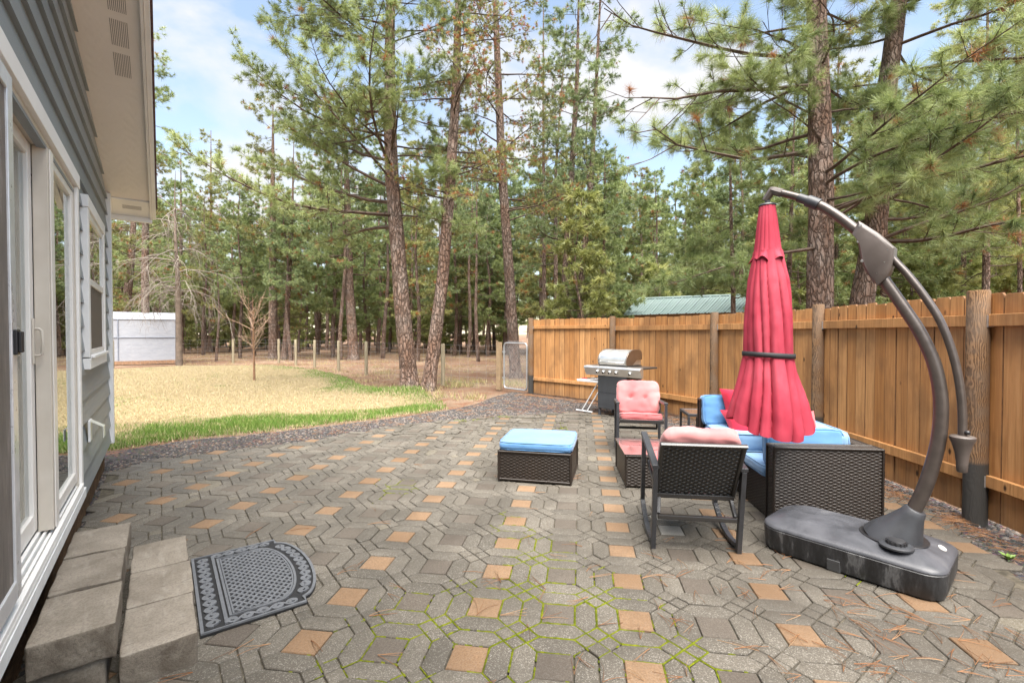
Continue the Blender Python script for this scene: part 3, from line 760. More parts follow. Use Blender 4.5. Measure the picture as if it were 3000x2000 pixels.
chain([(0.10, -0.418), (0.45, -0.418)], 0.026, 5); chain([(0.10, 0.418), (0.45, 0.418)], 0.026, 5)
chain([(0.415 + 0.135 * math.sqrt(max(0, 1 - (s / 0.395) ** 2)), s) for s in np.linspace(-0.36, 0.36, 30)], 0.026, 11)
mb.build('mat_scrollwork', RUB1, mat_t, smooth=None)
# ------------------------------------------------------------------ board fence
m = NT('stained_board'); v = m.coords('Object', (22, 22, 0.9)); t = m.attr()
n1 = m.noise(v, 1.3, 7, 0.65, 1.2); n2 = m.noise(m.coords('Object', (1, 1, 0.6)), 3.0, 4)
kv = m.node('ShaderNodeTexVoronoi', feature='F1'); kv.inputs['Scale'].default_value = 3.1; m.link(m.coords('Object', (1.6, 1.6, 0.75)), kv.inputs['Vector'])
kn = m.ramp(kv.outputs['Distance'], [(0.045, 1.0), (0.085, 0.0)])
c = m.mix(t, (0.42, 0.19, 0.06), (0.60, 0.315, 0.125))
c = m.mix(m.ramp(n1, [(0.35, 0.6), (0.58, 0.0)]), c, (0.25, 0.105, 0.032)); c = m.mix(m.ramp(n1, [(0.56, 0.0), (0.74, 0.55)]), c, (0.58, 0.34, 0.155))
c = m.mix(m.ramp(n2, [(0.36, 0.55), (0.52, 0.0)]), c, (0.21, 0.105, 0.045)); c = m.mix(kn, c, (0.05, 0.022, 0.01))
sx = m.node('ShaderNodeSeparateXYZ'); tcg = m.node('ShaderNodeTexCoord'); m.link(tcg.outputs['Object'], sx.inputs[0])
dark_mask = m.math('SUBTRACT', m.math('MULTIPLY', m.noise(m.coords('Object', (8, 8, 1.5)), 1.5, 4), 0.5), sx.outputs['Z'])
c = m.mix(m.ramp(dark_mask, [(0.02, 0.0), (0.2, 0.5)]), c, (0.17, 0.10, 0.055))
m.set(c, 0.62, 0, 0.35); m.bump(n1, 0.35, 0.006); BOARD = m.mat
BEDGE = plain('board_edge_dark', (0.17, 0.08, 0.03), 0.85, var=0.3)  # dark edge strips draw the seam lines between boards
m = NT('fence_post_wood'); v = m.coords('Object', (3.2, 3.2, 1.3)); w = m.node('ShaderNodeTexWave', wave_type='BANDS', bands_direction='X'); w.inputs['Scale'].default_value = 9; w.inputs['Distortion'].default_value = 11; w.inputs['Detail'].default_value = 3; w.inputs['Detail Scale'].default_value = 0.9
m.link(v, w.inputs['Vector']); tcg = m.node('ShaderNodeTexCoord'); sx = m.node('ShaderNodeSeparateXYZ'); m.link(tcg.outputs['Object'], sx.inputs[0])
c = m.ramp(w.outputs['Fac'], [(0.2, (0.095, 0.05, 0.023)), (0.55, (0.175, 0.095, 0.045)), (0.85, (0.26, 0.15, 0.075))])
n2 = m.noise(m.coords('Object'), 6, 4); c = m.mix(m.ramp(n2, [(0.4, 0.6), (0.65, 0.0)]), c, (0.17, 0.125, 0.09))
hgt = m.math('ADD', sx.outputs['Z'], m.math('MULTIPLY', n2, 0.06))
c = m.mix(m.ramp(hgt, [(0.47, 1.0), (0.50, 0.0)]), c, (0.05, 0.047, 0.043))
m.set(c, 0.75, 0, 0.25); m.bump(w.outputs['Fac'], 0.3, 0.006); FPOST = m.mat
GALV = plain('galvanised_steel', (0.52, 0.53, 0.54), 0.42, 0.75, var=0.15, nscale=25)
FP = [(0.45, 11.2), (2.05, 9.6), (3.2, 7.45), (3.64, 5.6), (3.58, 3.62), (3.42, 1.45)]
fence = thing('board_fence', 'orange brown stained cedar board fence with round posts behind the patio furniture', 'fence', (3.64, 5.6, 0))
fo = Vector((3.64, 5.6, 0))
rr = random.Random(21)
TOPS = [1.80, 1.79, 1.775, 1.79, 1.775, 1.78]
for i, (x, y) in enumerate(FP):
    mb = MB(); r = 0.063 if i != 4 else 0.071
    prof = [(r * 1.04, -0.1), (r * 1.03, 0.4), (r, 1.0), (r * 0.97, TOPS[i] - 0.012), (r * 0.9, TOPS[i])]
    mb.lathe(prof, 20, Matrix.Translation(Vector((x, y, 0)) - fo) @ Matrix.Rotation(rr.uniform(0, 6), 4, 'Z'))
    mb.build('fence_post', FPOST, fence, smooth=50)
for i in range(5):
    a, b = Vector((*FP[i], 0)), Vector((*FP[i + 1], 0)); d = (b - a).normalized(); nn = Vector((-d.y, d.x, 0))
    if nn.dot(Vector((0.5, 3, 0)) - a) > 0: nn = -nn                 # outward, away from the patio
    Lb = (b - a).length
    M = Matrix(((d.x, nn.x, 0, a.x - fo.x), (d.y, nn.y, 0, a.y - fo.y), (0, 0, 1, 0), (0, 0, 0, 1)))
    mb = MB(); x = 0.0 if i else -0.02
    while x < Lb:
        w = rr.uniform(0.128, 0.145); x1 = min(x + w, Lb + 0.0)
        if x1 - x < 0.03: break
        top = 1.745 + rr.uniform(-0.011, 0.011) + (0.02 if i == 0 else 0); bot = 0.02 + rr.uniform(0, 0.012); ear = 0.021; yo = 0.052 + rr.uniform(0, 0.010)
        pts = [(x, bot), (x1, bot), (x1, top - ear), (x1 - ear * 0.8, top), (x + ear * 0.8, top), (x, top - ear)]
        vs = [M @ Vector((px_, yo, pz)) for px_, pz in pts] + [M @ Vector((px_, yo + 0.017, pz)) for px_, pz in pts]
        n = 6; tn_ = min(1, max(0, rr.gauss(0.5, 0.36))); cxm = (x + x1) / 2; er = rr.uniform(0.0015, 0.0035)
        vs += [M @ Vector((px_ + (er if px_ < cxm else -er), yo - 0.0022, pz - (0.003 if pz > 1 else 0))) for px_, pz in pts]
        mb.add(vs, [tuple(range(12, 18)), tuple(range(6, 12))[::-1]], 0, tn_)
        n0_ = len(mb.v) - 18
        for q in range(n):
            for a_, b_ in ((12, 0), (0, 6)): mb.f.append((n0_ + a_ + q, n0_ + b_ + q, n0_ + b_ + (q + 1) % n, n0_ + a_ + (q + 1) % n)); mb.m.append(1); mb.t.append(0.5)
        x = x1 + rr.uniform(0.002, 0.006)
    mb.build('board_panel', [BOARD, BEDGE], fence, smooth=None)
    for z in (1.50, 0.285):
        g = MB(); e = 0.075
        dz = 0.045 if i == 0 else 0.0
        g.box((e, 0.008, z + dz), (Lb - e, 0.048, z + 0.09 + dz * 0.6), 0, M, rr.uniform(0.4, 0.85)); g.build('fence_rail', BOARD, fence, smooth=None, bevel=0.004)
        for xx in (e - 0.012, Lb - e + 0.0005):
            g = MB(); g.box((xx, 0.002, z + dz - 0.006), (xx + 0.0115, 0.051, z + 0.082 + dz * 0.6), 0, M); g.build('rail_bracket', GALV, fence, smooth=None)

# ------------------------------------------------------------------ chain link gate
gp, ga, gb = at(1460, 1138), Vector((-0.20, 11.85, 0)), Vector((0.36, 11.28, 0))
gate = thing('chain_link_gate', 'small galvanised chain link gate hung between pale post and fence end post', 'gate', ga)
gd = (gb - ga); gw = gd.length; gd.normalize()
GM = Matrix(((gd.x, -gd.y, 0, 0), (gd.y, gd.x, 0, 0), (0, 0, 1, 0), (0, 0, 0, 1)))
g0, g1, cr = 0.07, 1.20, 0.09
pts = []
for cx_, cz_, a0 in ((gw - cr, g0 + cr, -90), (gw - cr, g1 - cr, 0), (cr, g1 - cr, 90), (cr, g0 + cr, 180)):
    for q in range(6): pts.append(GM @ Vector((cx_ + cr * math.cos(R(a0 + 18 * q)), 0, cz_ + cr * math.sin(R(a0 + 18 * q)))))
pts.append(pts[0].copy()); pts.append(pts[1].copy())
mb = MB(); mb.tube(pts, 0.019, 10, cap=False, up=(gd.y, -gd.x, 0)); gf = mb.build('gate_frame', GALV, gate, smooth=60)
mb = MB(); st = 0.056
for sg in (1, -1):
    k = -30
    for k in range(-30, 60):
        p, q = None, None
        x0 = k * st
        seg = []
        for z in np.linspace(g0 + 0.01, g1 - 0.01, 60):
            x = x0 + sg * (z - g0) * 0.62
            if 0.012 < x < gw - 0.012: seg.append((x, z))
        if len(seg) > 2: mb.tube([GM @ Vector((seg[0][0], 0.002 * sg, seg[0][1])), GM @ Vector((seg[-1][0], 0.002 * sg, seg[-1][1]))], 0.0021, 4, cap=False)
for k in range(9): 
    x = 0.14 + k * 0.06; mb.tube([GM @ Vector((x, 0, g1)), GM @ Vector((x + 0.02, 0, g1 + 0.05)), GM @ Vector((x + 0.045, 0.01, g1 + 0.04))], 0.0035, 4, cap=False)
mb.build('chain_mesh', plain('chain_wire', (0.30, 0.30, 0.30), 0.5, 0.4), gate, smooth=None)
mb = MB()
for z in (0.3, 0.95): mb.box((-0.05, -0.012, z), (0.03, 0.012, z + 0.05), 0, GM)
mb.build('gate_hinge', GALV, gate, smooth=None)

# ------------------------------------------------------------------ wire field fence
m = NT('weathered_post'); v = m.coords('Object', (20, 20, 1.2)); n1 = m.noise(v, 1.5, 6, 0.65)
m.set(m.ramp(n1, [(0.3, (0.17, 0.135, 0.085)), (0.55, (0.30, 0.255, 0.175)), (0.75, (0.38, 0.33, 0.24))]), 0.85, 0, 0.2); m.bump(n1, 0.4, 0.01); WPOST = m.mat
WPX = [(1298, 1125), (1073, 1096), (992, 1084), (922, 1074), (867, 1068), (817, 1061), (683, 1062), (330, 1080)]
WF = [at(*p) for p in WPX]
wfence = thing('wire_fence', 'low wire mesh field fence on weathered round posts at the lawn edge', 'fence', WF[2])
for p in WF:
    mb = MB(); r = 0.058; mb.lathe([(r, -0.1), (r, 0.6), (r * 0.96, 1.13), (r * 0.8, 1.15)], 12, Matrix.Translation(p - WF[2]) @ Matrix.Rotation(rr.uniform(-0.02, 0.02), 4, 'X'))
    mb.build('fence_post', WPOST, wfence, smooth=50)
mb = MB(); mb.box((-0.06, -0.05, 0), (0.06, 0.05, 1.215), 0, Matrix.Translation(Vector((-0.33, 12.05, 0)) - WF[2]) @ Matrix.Rotation(R(-40), 4, 'Z'))
o = mb.build('gate_post', plain('pale_timber', (0.30, 0.21, 0.12), 0.7, var=0.2, nscale=9), wfence, smooth=None, bevel=0.004); o['label'] = 'pale square gate post of new timber'
line = [Vector((-0.42, 12.1, 0))] + WF
mb = MB()
for a, b in zip(line[:-1], line[1:]):
    Ls = (b - a).length
    for z in (0.12, 0.27, 0.42, 0.6, 0.8, 0.97, 1.12):
        mb.tube([a + Vector((0, 0, z)) - WF[2], (a + b) / 2 + Vector((0, 0, z - 0.006)) - WF[2], b + Vector((0, 0, z)) - WF[2]], 0.0022, 3, cap=False)
    k = int(Ls / 0.3)
    for q in range(1, k):
        p = a.lerp(b, q / k) - WF[2]; mb.tube([p + Vector((0, 0, 0.1)), p + Vector((0, 0, 1.12))], 0.0018, 3, cap=False)
mb.build('wire_mesh', plain('fence_wire', (0.34, 0.34, 0.33), 0.6, 0.3), wfence, smooth=None)

# ------------------------------------------------------------------ shed with green metal roof, beyond the board fence
e0, e1 = at_d(1832, 923, 15.5), at_d(2215, 913, 13.5)
shed = thing('garden_shed', 'shed with pale green ribbed metal roof behind the board fence', 'shed', (e0.x, e0.y, 0))
r0 = at_d(1871, 877, 18.2); r1 = at_d(2260, 862, 16.4)
m = NT('green_metal_roof'); v = m.coords('Object'); n1 = m.noise(v, 1.5, 4)
m.set(m.ramp(n1, [(0.3, (0.15, 0.205, 0.195)), (0.7, (0.195, 0.25, 0.24))]), 0.42, 0.0, 0.6)
b0 = Vector((e0.x, e0.y, 0)); mb = MB(); ns = 14
rv, dn_ = e1 - e0, r0 - e0; nrm = rv.cross(dn_).normalized()
mb.add([e0 - b0, e1 - b0, r1 - b0, r0 - b0], [(0, 1, 2, 3)])
for i in range(ns * 3 + 1):
    f = i / (ns * 3); p, q = e0.lerp(e1, f) - b0, r0.lerp(r1, f) - b0; big = i % 3 == 0
    mb.beam(p + nrm * 0.014, q + nrm * 0.014, 0.05 if big else 0.022, 0.03 if big else 0.012, 0, nrm)
mb.beam(r0 - b0 + nrm * 0.03, r1 - b0 + nrm * 0.03, 0.22, 0.04, 0, nrm)
mb.beam(e0 - b0 + nrm * 0.012, r0 - b0 + nrm * 0.012, 0.10, 0.05, 0, nrm)
b2 = r0 + (r0 - e0) * Vector((1, 1, -1)); b3 = r1 + (r1 - e1) * Vector((1, 1, -1)); mb.add([r0 - b0, r1 - b0, b3 - b0, b2 - b0], [(0, 1, 2, 3)])
mb.build('roof', m.mat, shed, smooth=None)
mb = MB(); inw = Vector((dn_.x, dn_.y, 0)).normalized() * 0.35; dl = rv.normalized() * 0.25
c0, c1 = e0 + inw + dl, e1 + inw - dl; d0, d1 = b2 - inw + dl, b3 - inw - dl
q = [c0, c1, d1, d0]; mb.add([Vector((p.x, p.y, 0)) - b0 for p in q] + [Vector((p.x, p.y, e0.z + 0.05)) - b0 for p in q] + [r0 + dl - b0 - Vector((0, 0, 0.1)), r1 - dl - b0 - Vector((0, 0, 0.1))], [(0,1,5,4),(1,2,6,5),(2,3,7,6),(3,0,4,7),(4,7,8),(5,9,6)])
mb.build('wall', plain('shed_wood', (0.30, 0.17, 0.08), 0.8, var=0.3, nscale=6), shed, smooth=None)

# ------------------------------------------------------------------ plastic greenhouse
ga_, gb_ = at(300, 1070), at(517, 1064); gd_ = (gb_ - ga_).normalized()
ga_ = gb_ - gd_ * 6.4; gq = Vector((-gd_.y, gd_.x, 0))
grn = thing('greenhouse', 'long low greenhouse wrapped in white plastic sheet at the back of the lawn', 'greenhouse', gb_)
m = NT('plastic_sheet'); v = m.coords('Object'); n1 = m.noise(m.coords('Object', (1, 1, 3.0), (0, 0.5, 0.3)), 3.5, 5, 0.6, 1.0)
m.set(m.ramp(n1, [(0.3, (0.28, 0.295, 0.33)), (0.7, (0.35, 0.36, 0.39))]), 0.4, 0, 0.5); m.b.inputs['Transmission Weight'].default_value = 0.0; m.bump(n1, 0.12, 0.05)
HT = 2.10; mb = MB()
sec = [(0, 0.16), (0, 1.2), (0, HT - 0.04), (0.10, HT), (1.4, HT + 0.35), (2.7, HT), (2.8, HT - 0.04), (2.8, 0.16)]
nu = 33
for i in range(nu - 1):
    for j in range(len(sec) - 1):
        def pt(ii, jj):
            d_, z_ = sec[jj]; sag = -0.012 * abs(math.sin(ii * math.pi / 8)) if 0 < jj < 3 else 0
            return -gd_ * (6.4 * ii / (nu - 1)) + gq * (d_ + 0.0 - sag) + Vector((0, 0, z_))
        mb.add([pt(i, j), pt(i + 1, j), pt(i + 1, j + 1), pt(i, j + 1)], [(0, 3, 2, 1)])
for x in (0, 6.4): mb.add([-gd_ * x + gq * d_ + Vector((0, 0, z_)) for d_, z_ in sec], [tuple(range(len(sec)))])
mb.build('plastic_cover', m.mat, grn, smooth=30)
mb = MB()
for i in range(4): 
    p = -gd_ * (0.02 + i * 2.13); mb.tube([p - gq * 0.012 + Vector((0, 0, 0.16)), p - gq * 0.012 + Vector((0, 0, HT - 0.03))], 0.02, 6)
mb.tube([-gq * 0.012 + Vector((0, 0, 1.24)), -gd_ * 6.4 - gq * 0.012 + Vector((0, 0, 1.24))], 0.018, 6); mb.tube([-gq * 0.012 + Vector((0, 0, HT - 0.02)), -gd_ * 6.4 - gq * 0.012 + Vector((0, 0, HT - 0.02))], 0.02, 6)
mb.build('frame', plain('white_hoop', (0.20, 0.22, 0.27), 0.5), grn, smooth=60)
mb = MB(); mb.beam(gq * 0.0 + Vector((0, 0, 0.085)) - gq * 0.03, -gd_ * 6.4 - gq * 0.03 + Vector((0, 0, 0.085)), 0.05, 0.17)
mb.build('base_board', plain('base_timber', (0.26, 0.15, 0.085), 0.85, var=0.3), grn, smooth=None)
# ------------------------------------------------------------------ furniture helpers
m = NT('wicker_resin'); t = m.attr(); v = m.coords('Object'); n1 = m.noise(v, 9, 4)
c = m.mix(t, (0.012, 0.009, 0.007), (0.042, 0.030, 0.022)); c = m.mix(m.ramp(n1, [(0.4, 0.35), (0.65, 0.0)]), c, (0.025, 0.018, 0.015))
m.set(c, 0.38, 0, 0.45); WICK = m.mat
m = NT('black_wicker'); t = m.attr(); m.set(m.mix(t, (0.005, 0.005, 0.005), (0.045, 0.041, 0.039)), 0.28, 0, 0.6); WICKB = m.mat
METAL = plain('charcoal_metal', (0.030, 0.031, 0.035), 0.38, 0.0, var=0.2, nscale=20, bump=0.15, bscale=300, spec=0.6)
def fabric(name, c0, c1, fade=None):
    m = NT(name); v = m.coords('Object'); n1 = m.noise(v, 3.2, 4); n2 = m.noise(m.coords('Object', (1, 1, 1)), 420, 2)
    c = m.ramp(n1, [(0.35, c0), (0.65, c1)])
    if fade:
        n3 = m.noise(v, 2.6, 3, 0.4); c = m.mix(m.ramp(n3, [(0.42, 0.0), (0.60, 0.8)]), c, fade)
    m.set(c, 0.85, 0, 0.15); m.b.inputs['Sheen Weight'].default_value = 0.25; m.bump(n2, 0.25, 0.002)
    return m.mat
BLUE = fabric('blue_canvas', (0.085, 0.215, 0.42), (0.115, 0.255, 0.47))
BLUEPALE = fabric('faded_blue_canvas', (0.15, 0.28, 0.46), (0.19, 0.33, 0.51))
BLUETOP = fabric('ottoman_top_blue', (0.115, 0.19, 0.285), (0.14, 0.22, 0.32))
PINK = fabric('faded_pink', (0.37, 0.095, 0.10), (0.42, 0.125, 0.125), (0.47, 0.22, 0.215))
RED = fabric('red_canvas', (0.33, 0.010, 0.03), (0.38, 0.015, 0.04))
def weave(mb, origin, ux, uz, w, h, nrm, row=0.0125, wl=0.04, depth=0.0045, su=8, sv=4, rng_=random.Random(4)):
    """woven strands as real relief over a rectangle"""
    origin, ux, uz, nrm = Vector(origin), Vector(ux), Vector(uz), Vector(nrm)
    rows = max(2, int(round(h / row))); rh = h / rows; nu = max(4, int(round(w / wl * su)))
    for r in range(rows):
        ph = math.pi * (r % 2); n0 = len(mb.v); base = rng_.random()
        for j in range(sv + 1):
            tt = j / sv * 2 - 1; arch = math.sqrt(max(0, 1 - tt * tt * 0.96))
            for i in range(nu + 1):
                x = w * i / nu; k = 0.5 + 0.5 * math.cos(2 * math.pi * x / wl + ph)
                d = depth * (arch * (0.25 + 0.75 * k) - 0.8)
                mb.v.append(tuple(origin + ux * x + uz * (rh * (r + j / sv)) + nrm * d))
        for j in range(sv):
            for i in range(nu):
                a = n0 + j * (nu + 1) + i
                mb.f.append((a, a + 1, a + nu + 2, a + nu + 1)); mb.m.append(0)
                x = w * (i + 0.5) / nu; k = 0.5 + 0.5 * math.cos(2 * math.pi * x / wl + ph)
                mb.t.append(min(1, max(0, 0.10 + 0.62 * k * (0.6 + 0.4 * base) + rng_.uniform(-0.08, 0.08))))  # tint paints highlights on the strand crowns and darkness into the dips
def wicker_box(mb, lo, hi, sides='xXyY', top=True, row=0.0125, wl=0.04, rim=True, core=True):
    (x0, y0, z0), (x1, y1, z1) = lo, hi; e = 0.006
    if core: mb.box((x0 + e, y0 + e, z0), (x1 - e, y1 - e, z1 - e), 0, None, 0.08)
    if 'y' in sides: weave(mb, (x0, y0, z0), (1, 0, 0), (0, 0, 1), x1 - x0, z1 - z0, (0, -1, 0), row, wl)
    if 'Y' in sides: weave(mb, (x1, y1, z0), (-1, 0, 0), (0, 0, 1), x1 - x0, z1 - z0, (0, 1, 0), row, wl)
    if 'x' in sides: weave(mb, (x0, y1, z0), (0, -1, 0), (0, 0, 1), y1 - y0, z1 - z0, (-1, 0, 0), row, wl)
    if 'X' in sides: weave(mb, (x1, y0, z0), (0, 1, 0), (0, 0, 1), y1 - y0, z1 - z0, (1, 0, 0), row, wl)
    if top: weave(mb, (x0, y0, z1), (1, 0, 0), (0, 1, 0), x1 - x0, y1 - y0, (0, 0, 1), row, wl)
    if rim:
        for a, b in (((x0, y0), (x1, y0)), ((x1, y0), (x1, y1)), ((x1, y1), (x0, y1)), ((x0, y1), (x0, y0))):
            n0 = len(mb.t); mb.tube([(*a, z1 - 0.006), (*b, z1 - 0.006)], 0.0105, 8, tint=0.32)
        for a in ((x0, y0), (x1, y0), (x1, y1), (x0, y1)): mb.tube([(*a, z0), (*a, z1 - 0.004)], 0.0095, 8, tint=0.2)
def cushion(mb, cx, cy, cz, sx, sy, sz, puff=0.012, k=7, M=None, res=14, wr=0.003, seed=0, tuft=None, mat=0):
    """soft box cushion; M places it (local axes x wide, y deep, z thick)"""
    vs, fs, idx = [], [], {}
    def vert(p):
        key = tuple(round(c, 4) for c in p)
        if key in idx: return idx[key]
        x, y, z = p
        l = (abs(x) ** k + abs(y) ** k + abs(z) ** k) ** (1 / k)
        q = Vector((x / l, y / l, z / l)) 
        b = (1 - q.x ** 2) * (1 - q.y ** 2)
        v = Vector((q.x * sx / 2 * (1 + 0.012 * (1 - q.y ** 2)), q.y * sy / 2, q.z * sz / 2 + puff * b * (1 if q.z > 0 else -1) * min(1, abs(q.z) * 1.4)))
        v += noise.noise_vector(Vector((q.x * 3.1 + seed, q.y * 3.1, q.z * 1.7))) * wr
        if abs(q.z) < 0.8: v += Vector((0, 0, 1)) * 0 + Vector((q.x, q.y, 0)) * (0.35 * wr * math.sin(q.x * 40 + seed) * (1 - abs(q.z)) if abs(q.y) > 0.9 else 0)
        if tuft:
            for tx, ty in tuft:
                d2 = (q.x - tx) ** 2 * (sx / sy) ** 2 + (q.y - ty) ** 2
                if q.z > 0: v.z -= sz * (0.34 * math.exp(-d2 / 0.010) + 0.16 * math.exp(-d2 / 0.09))
        v += Vector((cx, cy, cz)); idx[key] = len(vs); vs.append(M @ v if M else v); return idx[key]
    g = [-1 + 2 * i / res for i in range(res + 1)]; gz = [-1, -0.6, -0.2, 0.2, 0.6, 1]
    for z in (-1, 1):
        for i in range(res):
            for j in range(res):
                q = [vert((g[i], g[j], z)), vert((g[i+1], g[j], z)), vert((g[i+1], g[j+1], z)), vert((g[i], g[j+1], z))]
                fs.append(tuple(q if z > 0 else q[::-1]))
    for a in range(len(gz) - 1):
        for i in range(res):
            for s in (-1, 1):
                q = [vert((g[i], s, gz[a])), vert((g[i+1], s, gz[a])), vert((g[i+1], s, gz[a+1])), vert((g[i], s, gz[a+1]))]; fs.append(tuple(q if s < 0 else q[::-1]))
                q = [vert((s, g[i], gz[a])), vert((s, g[i+1], gz[a])), vert((s, g[i+1], gz[a+1])), vert((s, g[i], gz[a+1]))]; fs.append(tuple(q if s > 0 else q[::-1]))
    return mb.add(vs, fs, mat)
def piping(mb, cx, cy, cz, sx, sy, sz, M=None, r=0.0045, k=7, mat=0):
    for z in (-1, 1):
        pts = []
        for i in range(41):
            a = 2 * math.pi * i / 40; c_, s_ = math.cos(a), math.sin(a); l = (abs(c_) ** k + abs(s_) ** k) ** (1 / k)
            p = Vector((cx + c_ / l * sx / 2 * 0.985, cy + s_ / l * sy / 2 * 0.985, cz + z * sz * 0.43)); pts.append(M @ p if M else p)
        mb.tube(pts, r, 6, mat, cap=False, up=(0, 0, 1) if not M else tuple(M.to_3x3() @ Vector((0, 0, 1))))

# ------------------------------------------------------------------ ottoman and its cushion
OT = R(-13.0); oc = (at(1461, 1407) + at(1672, 1423)) / 2 + Vector((math.sin(R(13)) * 0.33, math.cos(R(13)) * 0.33, 0))
ott = thing('ottoman', 'dark brown woven ottoman standing alone under a blue pad', 'ottoman', oc, OT)
mb = MB(); wicker_box(mb, (-0.352, -0.33, 0.03), (0.352, 0.33, 0.282), top=False, rim=False, row=0.0145, wl=0.062); mb.build('woven_body', WICK, ott, smooth=70)
mb = MB()
for z, r in ((0.291, 0.0125), (0.022, 0.012)):
    mb.tube([(-0.352, -0.33, z), (0.352, -0.33, z)], r, 8, tint=0.4); mb.tube([(0.352, -0.33, z), (0.352, 0.33, z)], r, 8, tint=0.4); mb.tube([(0.352, 0.33, z), (-0.352, 0.33, z)], r, 8, tint=0.4); mb.tube([(-0.352, 0.33, z), (-0.352, -0.33, z)], r, 8, tint=0.4)
for x in (-0.352, 0.352):
    for y in (-0.33, 0.33): mb.tube([(x, y, 0.01), (x, y, 0.29)], 0.013, 8, tint=0.3)
mb.box((-0.34, -0.32, 0.283), (0.34, 0.32, 0.296), 0, None, 0.1)
mb.build('frame_rim', WICK, ott, smooth=60)
pad = thing('seat_cushion', 'pale blue box cushion lying on the lone ottoman', 'cushion', oc + Vector((0, 0, 0.303)), OT + R(0.8))
mb = MB(); cushion(mb, 0, 0, 0.045, 0.725, 0.675, 0.078, 0.008, 12, res=22, wr=0.004, seed=2)
# top face greyer blue, boxing strip saturated
for i, f in enumerate(mb.f):
    z = sum(mb.v[q][2] for q in f) / len(f); mb.m[i] = 0 if z > 0.074 else 1
mb.build('cushion_body', [BLUETOP, BLUE], pad, smooth=70)
mb = MB(); piping(mb, 0, 0, 0.045, 0.725, 0.675, 0.078, None, 0.005, 12); mb.build('piping', BLUE, pad, smooth=60)

# ------------------------------------------------------------------ coffee table
ct0 = at(1833, 1428.5); CT = R(-5.0); cax, cay = Vector((math.cos(CT), math.sin(CT), 0)), Vector((-math.sin(CT), math.cos(CT), 0))
cc = ct0 + cax * 0.37 + cay * 0.33
table = thing('coffee_table', 'low woven coffee table with wet glass top between the rocking chairs', 'table', cc, CT)
mb = MB(); wicker_box(mb, (-0.37, -0.33, 0.015), (0.37, 0.33, 0.305), top=False, row=0.0145, wl=0.062); mb.build('woven_body', WICK, table, smooth=70)
m = NT('wet_glass_top'); v = m.coords('Object'); n1 = m.noise(v, 20, 4)
m.set((0.12, 0.085, 0.08), m.ramp(n1, [(0.4, 0.04), (0.7, 0.22)]), 0, 1.0); m.b.inputs['Coat Weight'].default_value = 1.0; m.b.inputs['Coat Roughness'].default_value = 0.03
mb = MB(); mb.box((-0.382, -0.342, 0.313), (0.382, 0.342, 0.320)); mb.build('glass_top', m.mat, table, smooth=None, bevel=0.002)

